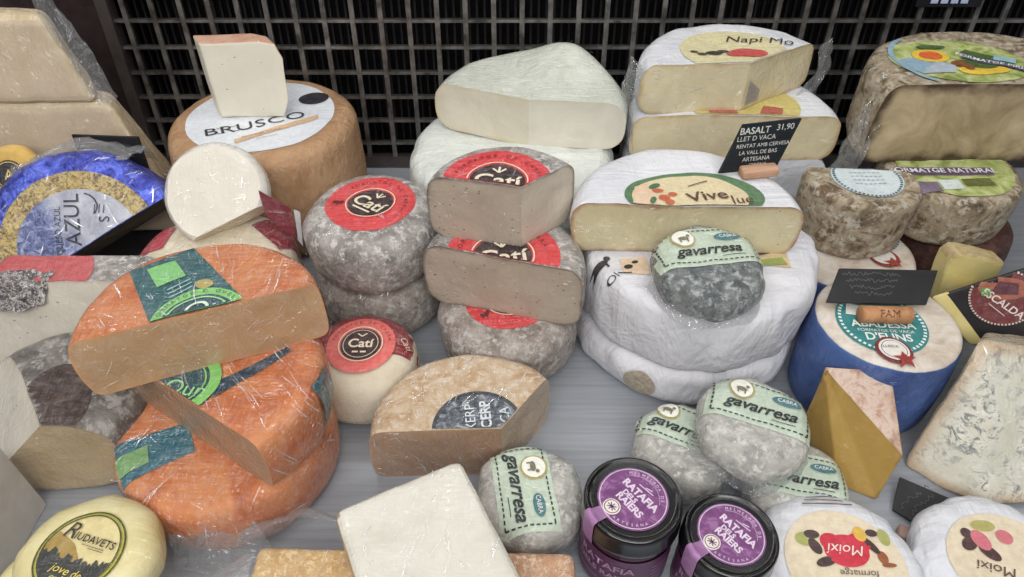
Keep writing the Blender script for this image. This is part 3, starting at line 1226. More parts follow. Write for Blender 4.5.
# ------------------------------------------------------------------ red-label grey wheels (left pair)
for i, (loc, z, lab) in enumerate(((Vector((-.133, .542, 0)), 0, 'grey mould-rinded wheel without visible label, beneath the one with a whole red label'),
                                   (Vector((-.133, .537, .0655)), 1, 'grey mould-rinded wheel with whole red round label, on top of the pair left of centre'))):
    c = Cheese('round_cheese', lab, 'cheese', loc, wheel_bm(.061, .066, .019, seed=20 + i, lump=.0022, bulge=.003), RIND_CATI if i else RIND_CATI2,
               group='grey red-label wheels')
    if i:
        label_cati(c, (.001, .002, .1), .042, R_(-36))

    pleat_glints(c, 90, .06, .06, (0, -.01, .05), 6 + i, L=(.004, .014), w=.0006)
# small red-label cheese in front
c0 = Vector((-.1345, .424, 0))
c = Cheese('round_cheese', 'small pale cheese with red wrapper band and pink label, before the grey wheels', 'cheese',
           c0, wheel_bm(.047, .060, .017, seed=22, lump=.001, bulge=.003), RIND_PALE)
u = Vector((1, .0, 0)); v = Vector((0, .92, .38)).normalized()
bd = c.decal('wrapper_band', poly([(-.06, -.010), (.06, -.010), (.06, .06), (-.06, .06)]), ink((136, 24, 34), .8), (0, 0, .06), off=.0008)
lb = c.decal('label', ell(.030, .030), ink((226, 104, 96), .5), (0.002, 0, .06), u, v, .0016)
c.decal('label_centre', ell(.0175), ink((60, 34, 36), .4), (0.002, 0, .06), u, v, .0021, lb)
c.decal('lettering', S(ring(.0185, .0195), ring(.0148, .0154), text('Catí', .013, 0, .000, bold=.0003), stroke([(-.004, .011), (0, .008), (.004, .0115)], .0012),
                       bar(-.006, -.009, -.001, -.009, .0018), bar(.001, -.009, .006, -.009, .0018)), ink(CREAM, .3), (0.002, 0, .06), u, v, .0026, lb)
c.decal('small_print', arctext('FORMATGE DE CABRA', .025, .0042, PI / 2, step=.17), ink((120, 30, 34), .3), (0.002, 0, .06), u, v, .0022, lb)
c.decal('band_print', S(text('Q', .010, -.043, -.006, .8), text('Catí', .008, .040, .004, -1.0)), ink(CREAM, .4), (0, 0, .06), off=.0013, parent=bd)

# ------------------------------------------------------------------ cut grey halves (centre stack of three)
cx, cy = -.004, .482
c = Cheese('round_cheese', 'grey mould-rinded wheel at the bottom of the centre stack of cut cheeses', 'cheese',
           (cx, cy, 0), wheel_bm(.064, .062, .018, seed=25, lump=.0025), RIND_CATI2, group='centre grey stack')
label_cati(c, (.0, .0, .1), .040, R_(10))
c0 = Vector((-.008, .470, .062))
c = Cheese('half_cheese', 'half wheel with grey-beige cut face, in the middle of the centre stack', 'cheese',
           c0, wheel_bm(.071, .066, .014, seed=26, lump=.0018), RIND_CATI,
           cuts=[cutline((-.080, .484), (.060, .444), c0)], paste=PASTE_GREY, group='centre grey stack')
label_cati(c, (.0, -.004, .1), .050, R_(5))
c0 = Vector((-.004, .482, .1285))
ap = W(522, 186, .192)
lp = W(424, 174, .192)
rp = W(566, 172, .192)
c = Cheese('half_cheese', 'half wheel with grey-beige two-sided cut and red label, on top of the centre stack', 'cheese',
           c0, wheel_bm(.067, .0625, .012, seed=27, lump=.0018), RIND_CATI,
           cuts=[cutline(lp, ap, c0), cutline(ap, rp + Vector((0, .012, 0)), c0)], paste=[PASTE_GREY, m_paste('lit_grey_beige_paste', (206, 194, 176), (130, 116, 100), film=.35, holes=.5)], group='centre grey stack')  # right-hand cut painted lighter, as if lit from the right
label_cati(c, (-.008, .004, .1), .046, R_(-6))

pleat_glints(c, 80, .065, .04, (0, .03, .06), 9, L=(.004, .016), w=.0006)
# ------------------------------------------------------------------ tan half in front with dark label
c0 = Vector((-.032, .337, 0))
ap, lp, rp = W(501, 428, .062), W(378, 432, .062), W(549, 376, .062)
c = Cheese('half_cheese', 'tan half wheel with a grey half-round label, on the steel tray at front centre', 'cheese',
           c0, wheel_bm(.080, .062, .010, seed=28, lump=.0018), RIND_TAN,
           cuts=[cutline(lp, ap, c0), cutline(ap, rp, c0)], paste=[PASTE_TANBROWN, m_paste('pale_tan_paste', (188, 164, 136), (196, 170, 140), film=.65, rimw=.008)])
lp2 = c.loc_pts([(478, 428)], .062)[0]


def m_greyprint():
    k = N('grey_speckled_print')
    f = k.noise(120, 5, .8, .7)
    c = k.ramp(f, [(.38, (40, 46, 54)), (.5, (86, 94, 104)), (.62, (160, 168, 176))])
    k.l(c, k.b.inputs['Base Color'])
    k.film(.5, 1.0, .6)
    return k.m


lb = c.decal('label', ell(.036, .036, *lp2), m_greyprint(), (0, 0, .1), off=.0007)
c.decal('label_rim', ring(.033, .036, *lp2), ink((54, 58, 64), .4), (0, 0, .1), off=.0011, parent=lb)
c.decal('lettering', S(text('CERP', .0115, lp2[0] + .006, lp2[1] + .012, R_(97), bold=.0003), text('XERP', .0115, lp2[0] - .006, lp2[1] + .009, R_(97)),
                       text('CA', .011, lp2[0] + .021, lp2[1] + .012, R_(97))), ink((214, 220, 224), .3), (0, 0, .1), off=.0015, parent=lb)
pleat_glints(c, 110, .08, .06, (0, .03, .06), 10, L=(.006, .022), w=.0006, ang=1.2)
face_pleat_glints(c, 0, 60, 110, -1.2, .4, r=(.07, .03), L=(.006, .022))
face_pleat_glints(c, 1, 30, 111, 1.2, .4, r=(.04, .03), L=(.006, .022))
# ------------------------------------------------------------------ orange half wheels (left)
LOW = Vector((-.230, .344, 0))
c = Cheese('round_cheese', 'orange-rinded wheel in film at the bottom of the orange stack, teal and green label', 'cheese',
           LOW, wheel_bm(.0825, .060, .010, seed=30, lump=.0018), RIND_ORANGE, group='orange stack')
z = .060
P1 = c.loc_pts([(112, 445), (188, 424), (196, 452), (121, 486)], z)
lb = c.decal('label', poly(P1), ink((32, 100, 116), .8), (0, 0, .1), off=.0008)
P2 = c.loc_pts([(114, 460), (148, 446), (150, 464), (119, 478)], z)
c.decal('green_panel', poly(P2), ink((118, 162, 104), .7), (0, 0, .1), off=.0013, parent=lb)
bm = film_sheet([[(-.02, -.084, .036), (.01, -.084, .040), (.04, -.074, .046)], [(-.02, -.090, .018), (.012, -.092, .02), (.046, -.079, .02)],
                 [(-.024, -.096, .003), (.012, -.100, .004), (.05, -.086, .004)]], .003, 60, 6, 8)
obj('film', bm, FILM, c.t)

pleat_glints(c, 60, .085, .07, (0, -.02, .05), 1)
c0 = Vector((-.228, .345, .0605))
ca, cb = W(170, 389, .115), W(267, 452, .115)
c = Cheese('half_cheese', 'orange-rinded half wheel with diagonal cut face, in the middle of the orange stack', 'cheese',
           c0, wheel_bm(.0845, .0545, .008, seed=31, lump=.0016), RIND_ORANGE,
           cuts=[cutline(ca, cb, c0)], paste=PASTE_TANBROWN, group='orange stack')
z = .115
gc = c.loc_pts([(178, 384)], z)[0]
lb = c.decal('label', ell(.031, .031, *gc), ink((24, 74, 84), .6), (0, 0, .1), off=.0009)
c.decal('green_ring', ring(.023, .031, *gc), ink((122, 190, 96), .5), (0, 0, .1), off=.0014, parent=lb)
c.decal('green_line', ring(.0195, .0208, *gc), ink((122, 190, 96), .5), (0, 0, .1), off=.0014, parent=lb)
c.decal('lettering', text('Qun', .018, gc[0] + .008, gc[1] - .006, R_(-10)), ink((150, 210, 140), .4), (0, 0, .1), off=.0014, parent=lb)
P1 = c.loc_pts([(196, 392), (287, 348), (292, 352), (214, 398)], z)
c.decal('label', poly(P1), ink((30, 60, 78), .6), (0, 0, .1), off=.0008)
# teal band over the right-hand side
c.decal('label', poly([(-.022, -.034), (.012, -.034), (.010, -.004), (-.018, .002)]), ink((24, 84, 96), .8), Vector((.075, .004, .048)), Vector((0, 1, 0)), Vector((-.45, 0, .9)), off=.0012)
pleat_glints(c, 110, .085, .08, (0, -.01, .05), 2, fan=(-.06, .09))
face_pleat_glints(c, 0, 35, 102, .4, r=(.07, .024))
TOP = Vector((-.220, .350, .1155))
ca, cb = W(71, 343, .170), W(314, 284, .170)
c = Cheese('half_cheese', 'orange-rinded half wheel with wide tan cut face, on top of the orange stack', 'cheese',
           TOP, wheel_bm(.083, .0545, .006, seed=32, lump=.0014), RIND_ORANGE,
           cuts=[cutline(ca, cb, TOP)], paste=PASTE_TAN, group='orange stack')
z = .170
P1 = c.loc_pts([(130, 273), (194, 249), (241, 297), (215, 325), (150, 325)], z)
lb = c.decal('label', poly(P1), ink((26, 86, 92), .7), (0, 0, .1), off=.0008)
P2 = c.loc_pts([(148, 272), (176, 263), (187, 278), (158, 289)], z)
c.decal('green_panel', poly(P2), ink((122, 190, 112), .6), (0, 0, .1), off=.0013, parent=lb)
gc = c.loc_pts([(199, 322)], z)[0]
c.decal('green_disc', ell(.033, .033, *gc), ink((132, 196, 110), .6), (0, 0, .1), off=.0013, parent=lb)
dk = c.decal('dark_disc', ell(.0255, .0255, *gc), ink((24, 70, 84), .6), (0, 0, .1), off=.0017, parent=lb)
c.decal('ring_line', ring(.0215, .0228, *gc), ink((150, 210, 140), .4), (0, 0, .1), off=.0021, parent=dk)
c.decal('lettering', S(text('Qu', .022, gc[0] + .000, gc[1] + .010, R_(18), shear=.2)), ink((214, 232, 210), .4), (0, 0, .1), off=.0021, parent=dk)
c.decal('ring_print', arctext('FORMATGE D OVELLA', .029, .0048, PI / 2 + .3, *gc, step=.16), ink((30, 84, 70), .3), (0, 0, .1), off=.0018, parent=lb)
lc = c.loc_pts([(205, 286)], z)[0]
c.decal('gold_seal', ell(.0065, .005, *lc), ink((176, 160, 96), .4), (0, 0, .1), off=.0013, parent=lb)
pl = c.loc_pts([(168, 292), (200, 281)], z)
c.decal('panel_lines', S(*[bar(pl[0][0] + .002 * i, pl[0][1] - .004 * i, pl[1][0] - .006 + .002 * i, pl[1][1] - .004 * i, .0011) for i in range(3)]), ink((150, 190, 190), .4), (0, 0, .1), off=.0013, parent=lb)

pleat_glints(c, 90, .085, .06, (0, .02, .05), 3, fan=(.05, -.09))
face_pleat_glints(c, 0, 50, 103, .3, r=(.08, .026))
# ------------------------------------------------------------------ white soft cheese at the back centre
for i, (z0, hh, lab) in enumerate(((0, .058, 'white paper-wrapped wheel at the back, lowest under the folded white half cheese'),
                                   (.0585, .058, 'white paper-wrapped wheel at the back, directly under the folded white half cheese'))):
    c = Cheese('wrapped_cheese', lab, 'cheese', (.004 - .004 * i, .672, z0),
               wheel_bm(.110, hh, .016, seed=33 + i, lump=.004, freq=18, folds=.003), PAPER_GREENISH, body='paper_wrap', group='white wheels at the back')
c0 = Vector((.018, .688, .1175))
ap, lp, rp = W(529, 101, .170), W(436, 84, .170), W(622, 106, .170)
bm = wheel_bm(.102, .056, .020, seed=35, lump=.003, freq=14)
for v in bm.verts:                               # heaped bloomy top: a hump at the right, a dip left of it
    if v.co.z > .03:
        k = min(1, (v.co.z - .03) / .02)
        v.co.z += k * (.020 * math.exp(-((v.co.x - .045) ** 2 + (v.co.y - .065) ** 2) / .0016) - .006 * math.exp(-((v.co.x + .010) ** 2 + (v.co.y - .0) ** 2) / .0008))
c = Cheese('half_cheese', 'white bloomy half wheel with humped film-wrapped top and smooth cut face, at the back centre', 'cheese',
           c0, bm, m_rind('pale_green_white_bloom', [(.3, (190, 194, 180)), (.5, (208, 211, 198)), (.7, (220, 222, 212))], scale=40, bump=.6, film=.75, fscale=1.0, fstr=.9),
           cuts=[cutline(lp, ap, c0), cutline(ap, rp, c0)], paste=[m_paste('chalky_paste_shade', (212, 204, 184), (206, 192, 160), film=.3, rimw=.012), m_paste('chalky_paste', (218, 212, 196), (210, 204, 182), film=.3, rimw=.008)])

pleat_glints(c, 90, .10, .06, (0, .05, .06), 11, L=(.006, .02), w=.0006)
# ------------------------------------------------------------------ ivory soft cheeses at the back right
BX, BY = .2345, .672
cut0 = ((0, -.014, 0), (0, -1, 0))
for i, (z0, lab) in enumerate(((0, 'white paper-wrapped half wheel, lowest of the back stack behind the price card'),
                               (.0525, 'white paper-wrapped half wheel, second from bottom of the back stack behind the price card'))):
    c = Cheese('wrapped_cheese', lab, 'cheese', (BX, BY, z0), wheel_bm(.108, .052, .012, seed=36 + i, lump=.002), PAPER_GLOSS,
               cuts=[cut0], paste=PAPER_GLOSS, body='paper_wrap', facename='wrapped_cut', group='ivory stack at the back')
    if i:
        c.decal('print', S(text('cc', .018, -.03, 0), ell(.006, .004, -.05, .002)), ink((60, 50, 40), .2), (0, -.1, .040), (1, 0, 0), (0, 0, 1), off=.0008) if False else None
c0 = Vector((BX, BY, .105))
c = Cheese('half_cheese', 'ivory soft half wheel with white rind, right behind the chalk price card', 'cheese',
           c0, wheel_bm(.108, .053, .012, seed=38, lump=.002), PAPER_GLOSS, cuts=[cut0], paste=PASTE_BRIE, group='ivory stack at the back')
lb = c.decal('label', ell(.06, .05, .01, .01), ink((206, 190, 110), .5), (0, 0, .1), off=.0008)
c.decal('print', S(poly([(-.03, -.012), (.0, -.012), (.0, -.004), (-.03, -.004)]), poly([(.022, -.012), (.046, -.012), (.05, 0), (.03, .004)])), ink((176, 84, 66), .4), (0, 0, .1), off=.0012, parent=lb)
c0 = Vector((.233, .672, .1585))
ap, lp, rp = W(751, 63, .211), W(645, 66, .211), W(824, 37, .211)
c = Cheese('half_cheese', 'ivory soft half wheel with printed cream label and angled cut, topmost at the back', 'cheese',
           c0, wheel_bm(.103, .0525, .012, seed=39, lump=.0025), PAPER_GLOSS,
           cuts=[cutline(lp, ap, c0), cutline(ap, rp, c0)], paste=[PASTE_BRIE, PASTE_BRIE], group='ivory stack at the back')
z = .211
LC = c.loc_pts([(735, 52)], z)[0]
lb = c.decal('label', ell(.056, .050, *LC), ink((222, 212, 166), .5), (0, 0, .1), off=.0008)
tp = c.loc_pts([(758, 42)], z)[0]
c.decal('lettering', text('Napi Mo', .020, *tp, R_(-6), shear=.25), ink((64, 56, 48), .4), (0, 0, .1), off=.0012, parent=lb)
tp = c.loc_pts([(748, 54)], z)[0]
c.decal('red_print', S(ell(.020, .010, *tp), ell(.009, .006, tp[0] - .014, tp[1] - .004)), ink((200, 78, 74), .4), (0, 0, .1), off=.0012, parent=lb)
tp = c.loc_pts([(714, 54)], z)[0]
c.decal('cow_print', S(ell(.009, .005, *tp), ell(.005, .004, tp[0] - .013, tp[1] - .004), ell(.006, .004, tp[0] + .010, tp[1] + .004), ell(.004, .003, tp[0] - .020, tp[1] + .002)), ink((52, 42, 38), .4), (0, 0, .1), off=.0012, parent=lb)
# barcode patch on the right-hand cut
f2 = c.cuts[1]
u = Vector((0, 0, 1)).cross(f2[1]).normalized()
bpos = f2[0] + u * .0
a = Vector((ap - c0).xy.to_3d()) + f2[1] * .0017
bc = bmesh.new()
for i in range(11):
    m = bmesh.new()
    x0 = .004 + i * .0018
    h0 = .006 + .012 * (1 - i / 12)
    vs = [m.verts.new(a + u * s * (1 if u.dot(rp - ap) > 0 else -1) + Vector((0, 0, zz))) for s, zz in ((x0, .006), (x0 + .0009, .006), (x0 + .0009, .008 + h0 * 1.4), (x0, .008 + h0 * 1.4))]
    m.faces.new(vs)
    bc = S(bc, m)
obj('barcode', bc, ink((120, 122, 150), .3), c.t, smooth=False)
bm = film_sheet([[(-.104, -.016, .05), (-.112, .01, .055)], [(-.110, -.018, .02), (-.118, .01, .025)], [(-.104, -.018, -.045), (-.112, .01, -.04)]], .003, 70, 17, 8)
obj('film', bm, FILM, c.t)
bm = film_sheet([[(.090, .045, .052), (.104, .05, .056)], [(.096, .044, .02), (.110, .05, .024)], [(.07, .03, -.002), (.10, .045, -.002)]], .003, 70, 18, 8)
obj('film', bm, FILM, c.t)

face_pleat_glints(c, 0, 18, 120, .2, r=(.05, .024))
face_pleat_glints(c, 1, 18, 121, .4, r=(.05, .024))
# ------------------------------------------------------------------ big white paper wheels
WX, WYc = .1725, .508
for i, (z0, r, h, lab) in enumerate(((0, .105, .046, 'large white paper-wrapped wheel, lower of the two at centre right'),
                                     (.0455, .1055, .068, 'large white paper-wrapped wheel, upper of the two at centre right'))):
    bm = wheel_bm(r, h, .009 if i else .012, seed=40 + i, lump=.0022, freq=14, folds=.003, segs=120, dome=.002)
    c = Cheese('wrapped_cheese', lab, 'cheese', (WX - .003 * (1 - i), WYc, z0), bm, PAPER, body='paper_wrap', group='large white wheels')
    if i == 0:
        c.decal('sticker', ell(.015, .015), m_rind('worn_sticker', [(.3, (120, 112, 96)), (.5, (168, 156, 138)), (.7, (196, 180, 160))], scale=160, bump=.5, film=.3),
                Vector((-.074, -.12, .022)), Vector((.80, -.60, 0)), Vector((0, 0, 1)), off=.0009)
    else:
        P = c.loc_pts([(598, 266)], .113)[0]
        Q = c.loc_pts([(766, 262)], .113)[0]
        lb = c.decal('label', S(xf(poly([(-.016, -.006), (.018, -.012), (.020, .012), (-.01, .016)]), Q[0], Q[1])), ink((214, 190, 150), .2), (0, 0, .2), off=.0008)
        c.decal('green_print', xf(poly([(-.012, -.006), (.014, -.004), (.012, .006), (-.008, .002)]), Q[0] + .002, Q[1] - .004), ink((146, 160, 84), .2), (0, 0, .2), off=.0012, parent=lb)
        c.decal('dark_print', S(xf(poly([(-.012, .002), (.006, .008), (.004, .011), (-.012, .006)]), Q[0], Q[1])), ink((92, 60, 48), .2), (0, 0, .2), off=.0012, parent=lb)
        P3 = c.loc_pts([(634, 268)], .113)[0]
        c.decal('label', xf(poly([(-.010, -.010), (.012, -.012), (.012, .012), (-.012, .010)]), *P3), ink((222, 196, 168), .2), (0, 0, .2), off=.0008)
        c.decal('cow_print', S(xf(S(ell(.010, .004), bar(-.008, 0, -.008, -.008, .002), bar(.007, 0, .007, -.007, .002), ell(.003, .003, .011, .003)), P[0], P[1], .5),
                               xf(S(ell(.004, .003), ell(.003, .002, .008, .004)), P[0] + .026, P[1] - .004, .3),
                               xf(text('LOI', .010, 0, 0), P[0] + .010, P[1] - .018, .7),
                               xf(bar(-.006, 0, .006, 0, .0015), P[0] + .022, P[1] - .012, 0)), ink((50, 46, 46), .1), (0, 0, .2), off=.001)

# ivory half on top of them
c0 = Vector((.150, .489, .1155))
lp, rp = W(574, 203, .166), W(796, 208, .166)
c = Cheese('half_cheese', 'ivory soft half wheel with white rind and oval green-edged label, on the large white wheels', 'cheese',
           c0, wheel_bm(.0965, .050, .012, seed=44, lump=.0025), PAPER_GLOSS, cuts=[cutline(lp, rp, c0)], paste=PASTE_VIVE)
z = .165
E = c.loc_pts([(694, 197)], z)[0]
lb = c.decal('label', ell(.060, .036, *E), ink((84, 122, 84), .3), (0, 0, .1), off=.0008)
c.decal('cream_panel', ell(.050, .033, E[0] - .004, E[1] - .003), ink((222, 206, 166), .3), (0, 0, .1), off=.0012, parent=lb)
c.decal('pink_panel', poly([(E[0] - .056, E[1] - .02), (E[0] - .030, E[1] - .02), (E[0] - .036, E[1] + .020), (E[0] - .05, E[1] + .012)]), ink((226, 196, 166), .3), (0, 0, .1), off=.0014, parent=lb)
v1 = c.loc_pts([(697, 196)], z)[0]
c.decal('lettering', S(text('Vive', .020, v1[0] + .008, v1[1] - .004, R_(8), bold=.0002), text('Jue', .016, v1[0] + .036, v1[1] - .010, R_(4)),
                       bar(v1[0] - .006, v1[1] + .012, v1[0] + .012, v1[1] + .018, .0012)), ink((92, 60, 44), .3), (0, 0, .1), off=.0018, parent=lb)
v2 = c.loc_pts([(664, 199)], z)[0]
c.decal('fruit_print', S(ell(.005, .004, v2[0], v2[1]), ell(.004, .003, v2[0] + .008, v2[1] + .005), ell(.005, .003, v2[0] - .004, v2[1] + .010), ell(.004, .004, v2[0] + .004, v2[1] - .006)), ink((196, 96, 62), .3), (0, 0, .1), off=.0018, parent=lb)
c.decal('leaf_print', S(ell(.006, .003, v2[0] - .006, v2[1] + .017, .6), ell(.005, .0025, v2[0] - .010, v2[1] - .004, 1.2)), ink((66, 112, 70), .3), (0, 0, .1), off=.0018, parent=lb)

# small grey cheese lying on the upper white wheel
def gava(loc, rot, label, R, H, mat, lrot, w, h, lo=(0, .008, .1), seed=0, tip=None, fl=True):
    c = Cheese('small_cheese', label, 'cheese', loc, wheel_bm(R, H, .013, seed=seed, lump=.0025, freq=30, outline=oct_outline(R, .55, 6, .5)), mat,
               rot=rot, group='green-labelled small cheeses')
    label_gava(c, lo, w, h, lrot)
    if fl:
        rows = []
        for q, z in ((.985, H * .52), (1.02, H * .28), (1.10 + .05 * math.sin(seed), H * .05)):
            rows.append([(R * q * (1 + .06 * math.sin(5 * a + seed)) * math.cos(a), R * q * (1 + .06 * math.sin(5 * a + seed)) * math.sin(a), z)
                         for a in [PI + PI * i / 12 for i in range(13)]])
        obj('film', film_sheet(rows, .0016, 90, seed, 4), FILM, c.t)
    return c


gava((.161, .440, .1155), (R_(6), 0, R_(2)), 'small dark grey cheese with pale green label, lying on the large white wheel', .0445, .036, RIND_GAVA_DARK, R_(6), .086, .042, seed=50, lo=(-.002, .012, .1))
gava((.140, .340, 0), (0, 0, R_(-10)), 'small grey green-labelled cheese, left one of the three behind the jars', .040, .040, RIND_GAVA, R_(-16), .074, .040, seed=51, lo=(-.002, .012, .1))
gava((.224, .311, 0), (0, 0, R_(-5)), 'small grey green-labelled cheese, right lower one of the three behind the jars', .039, .036, RIND_GAVA, R_(-8), .070, .040, seed=52, lo=(.002, -.002, .1))
gava((.188, .337, .040), (R_(4), R_(3), R_(-8)), 'small grey green-labelled cheese lying on top of two others behind the jars', .042, .036, RIND_GAVA, R_(-12), .080, .042, seed=53, lo=(.003, .012, .1))
gava((.013, .291, 0), (R_(0), 0, R_(0)), 'small grey cheese with pale green label turned sideways, left of the purple jars', .041, .048, RIND_GAVA, R_(-82), .072, .044, seed=54, lo=(-.004, 0, .1))

# ------------------------------------------------------------------ pale slab on tan blocks, front centre
RIND_SLAB = m_rind('cream_slab', [(.3, (208, 203, 188)), (.5, (220, 216, 203)), (.7, (228, 224, 212))], scale=24, bump=.25, film=.6, fscale=.9, fstr=.8)
RIND_SLABSIDE = m_rind('slab_side_crust', [(.3, (166, 138, 104)), (.5, (190, 162, 128)), (.7, (206, 184, 152))], scale=60, bump=.5, film=.4)
TANBLOCK = m_rind('sparkling_tan_block', [(.3, (178, 140, 92)), (.5, (204, 168, 118)), (.7, (216, 186, 140))], scale=60, bump=.9, bscale=220, film=.7, fscale=1.6, fstr=1.0, spots=(232, 206, 158), spotscale=240)  # pale spots painted in as the sparkle of the wrapped block
TANBLOCK2 = m_rind('pinkish_tan_block', [(.3, (176, 128, 92)), (.5, (198, 152, 116)), (.7, (212, 176, 144))], scale=60, bump=.9, bscale=220, film=.7, fscale=1.6, fstr=1.0, spots=(232, 206, 180), spotscale=240)  # same sparkle painted as pale spots


class Flat(Cheese):
    def __init__(self, t, bvh):
        self.t, self.bvh, self.cuts = t, bvh, []


def slab(name, label, corners, z0, z1, parts, seed, er=.006, group=None, lump=.0012, np=0):
    cx = sum(p[0] for p in corners) / 4; cy = sum(p[1] for p in corners) / 4
    t = thing(name, label, 'cheese', (cx, cy, z0), (0, 0, 0), group)
    pts = [(p[0] - cx, p[1] - cy, 0) for p in corners] + [(p[0] - cx, p[1] - cy, z1 - z0) for p in corners]
    d = poly_solid(pts, [(1, (4, 5, 6, 7)), (0, (3, 2, 1, 0)), (0, (0, 1, 5, 4)), (0, (1, 2, 6, 5)), (0, (2, 3, 7, 6)), (0, (3, 0, 4, 7))],
                   bevel=er, seed=seed, lump=lump)
    fc = Flat(t, BVHTree.FromBMesh(d[1]))
    obj('crust', d[0], parts[0], t)
    obj('top_face', d[1], parts[1], t)
    if np:
        pleat_glints(fc, np, .07, .07, (0, 0, z1 - z0), seed, L=(.004, .024), v=(0, 1, 0), ang=1.35, spread=.35, w=.0006)
    return t


zt = .090
A, B = W(331, 510, zt), W(459, 457, zt)
D = (B - A)
Cc = B + Vector((D.y, -D.x, 0)).normalized() * .135
Dd = A + Vector((D.y, -D.x, 0)).normalized() * .135
slab('cheese_slab', 'large pale cream square slab in film at the bottom centre', [A, B, Cc, Dd], .0485, zt, (RIND_SLABSIDE, RIND_SLAB), 60, .007, np=90)
t1 = slab('cheese_block', 'small sparkling tan block in film under the left corner of the cream slab', [(-.178, .244), (-.064, .242), (-.064, .13), (-.178, .13)], 0, .048, (TANBLOCK, TANBLOCK), 61, .005, np=100)
t2 = slab('cheese_block', 'small pinkish tan block under the right corner of the cream slab', [(-.050, .241), (.044, .240), (.044, .13), (-.050, .13)], 0, .048, (TANBLOCK2, TANBLOCK2), 62, .006, np=100)
bm = film_sheet([[(-.070, .060, .050), (-.03, .075, .058), (.03, .066, .05)], [(-.078, .078, .030), (-.03, .095, .036), (.03, .080, .03)],
                 [(-.085, .075, .004), (-.03, .105, .003), (.03, .092, .004)]], .005, 50, 31, 9)
obj('film', bm, FILM, t1)
bm = film_sheet([[(-.057, .05, .048), (-.060, -.03, .05)], [(-.085, .05, .035), (-.085, -.03, .035)], [(-.108, .055, .003), (-.11, -.03, .003)]], .007, 45, 32, 9)
obj('film', bm, FILM, t1)

# ------------------------------------------------------------------ round yellow labelled cheeses, lower left
c0 = Vector((-.300, .226, 0))
c = Cheese('round_cheese', 'pale yellow cheese at the lower left, underneath the one with the landscape label', 'cheese',
           (-.316, .222, 0), wheel_bm(.046, .034, .010, seed=63, lump=.0015), RIND_YELLOW, group='pale yellow cheeses')
c0 = Vector((-.286, .229, .0345))
c = Cheese('round_cheese', 'pale yellow cheese with a round landscape label, at the lower left', 'cheese',
           c0, wheel_bm(.0445, .036, .012, seed=64, lump=.002, outline=oct_outline(.0445, .6, 8)), RIND_YELLOW, group='pale yellow cheeses')
rt = R_(-17)
u = (math.cos(rt), math.sin(rt), 0); v = (-math.sin(rt), math.cos(rt), 0)
lr = .0285
o_ = (.001, -.002, .1)
lb = c.decal('label', ell(lr), ink((186, 182, 72), .35), o_, u, v, .0007)
c.decal('dark_line', ring(lr * .965, lr), ink((62, 62, 24), .3), o_, u, v, .0011, lb)
c.decal('picture', ell(lr * .90), ink((222, 206, 150), .3), o_, u, v, .0011, lb)
c.decal('inner_line', ring(lr * .875, lr * .905), ink((62, 62, 24), .3), o_, u, v, .0015, lb)


def seg(fn, r, n=40):
    pts = [(-r + 2 * r * i / n) for i in range(n + 1)]
    top = [(x, max(-math.sqrt(max(0, r * r - x * x)), min(fn(x / r) * r, math.sqrt(max(0, r * r - x * x))))) for x in pts]
    bot = [(x, -math.sqrt(max(0, r * r - x * x))) for x in pts]
    bm = bmesh.new()
    for i in range(n):
        q = [bot[i], bot[i + 1], top[i + 1], top[i]]
        if abs(q[0][1] - q[3][1]) + abs(q[1][1] - q[2][1]) < 1e-7:
            continue
        vs = [bm.verts.new((a, b, 0)) for a, b in q]
        bm.faces.new(vs)
    bmesh.ops.remove_doubles(bm, verts=bm.verts[:], dist=1e-7)
    bmesh.ops.dissolve_degenerate(bm, dist=1e-7, edges=bm.edges[:])
    return bm


c.decal('hill', seg(lambda x: .05 - .30 * x - (.25 if x > .2 else .25 * max(0, x + .3) / .5), lr * .875), ink((166, 138, 72), .3), o_, u, v, .0014, lb)
random.seed(4)
jag = [random.random() * .24 for _ in range(60)]
c.decal('trees', seg(lambda x: -.38 + jag[int((x + 1) * 20) % 60] + .12 * abs(x), lr * .875, 60), ink((54, 56, 54), .3), o_, u, v, .0017, lb)
c.decal('lettering', S(text('R', .016, -.0150, .0105, shear=.2), text('IUDAVETS', .0070, .0055, .0085, sx=1.0, bold=.0001), bar(-.002, .0045, .016, .0045, .0004), bar(.004, .0030, .016, .0030, .0004)), ink((58, 50, 40), .2), o_, u, v, .002, lb)
c.decal('yellow_lettering', S(text('jove de', .0075, .002, -.0140, shear=.2), text('cabra', .0075, .002, -.0200, shear=.2), bar(-.009, -.0252, .010, -.0252, .0006)), ink((226, 206, 96), .2), o_, u, v, .0021, lb)

# ------------------------------------------------------------------ purple jars
def m_glass():
    k = N('jar_glass')
    k.b.inputs['Base Color'].default_value = lin((60, 28, 48))
    k.b.inputs['Roughness'].default_value = .08
    k.b.inputs['Coat Weight'].default_value = 1
    k.b.inputs['Coat Roughness'].default_value = .03
    c = k.ramp(k.noise(30, 4), [(.3, (40, 16, 30)), (.7, (64, 30, 48))])
    k.l(c, k.b.inputs['Base Color'])
    return k.m


GLASS = m_glass()
LID = m_plain('black_lid', (14, 14, 16), .22, 0, .6)
PURPLE, LILAC = (132, 62, 128), (226, 208, 226)


def m_purple():
    k = N('purple_print')
    c = k.ramp(k.noise(90, 4, 2.0, .6), [(.4, (106, 56, 108)), (.55, (126, 72, 126)), (.62, (152, 104, 152))])
    k.l(c, k.b.inputs['Base Color'])
    k.b.inputs['Roughness'].default_value = .35
    return k.m


PPRINT = m_purple()


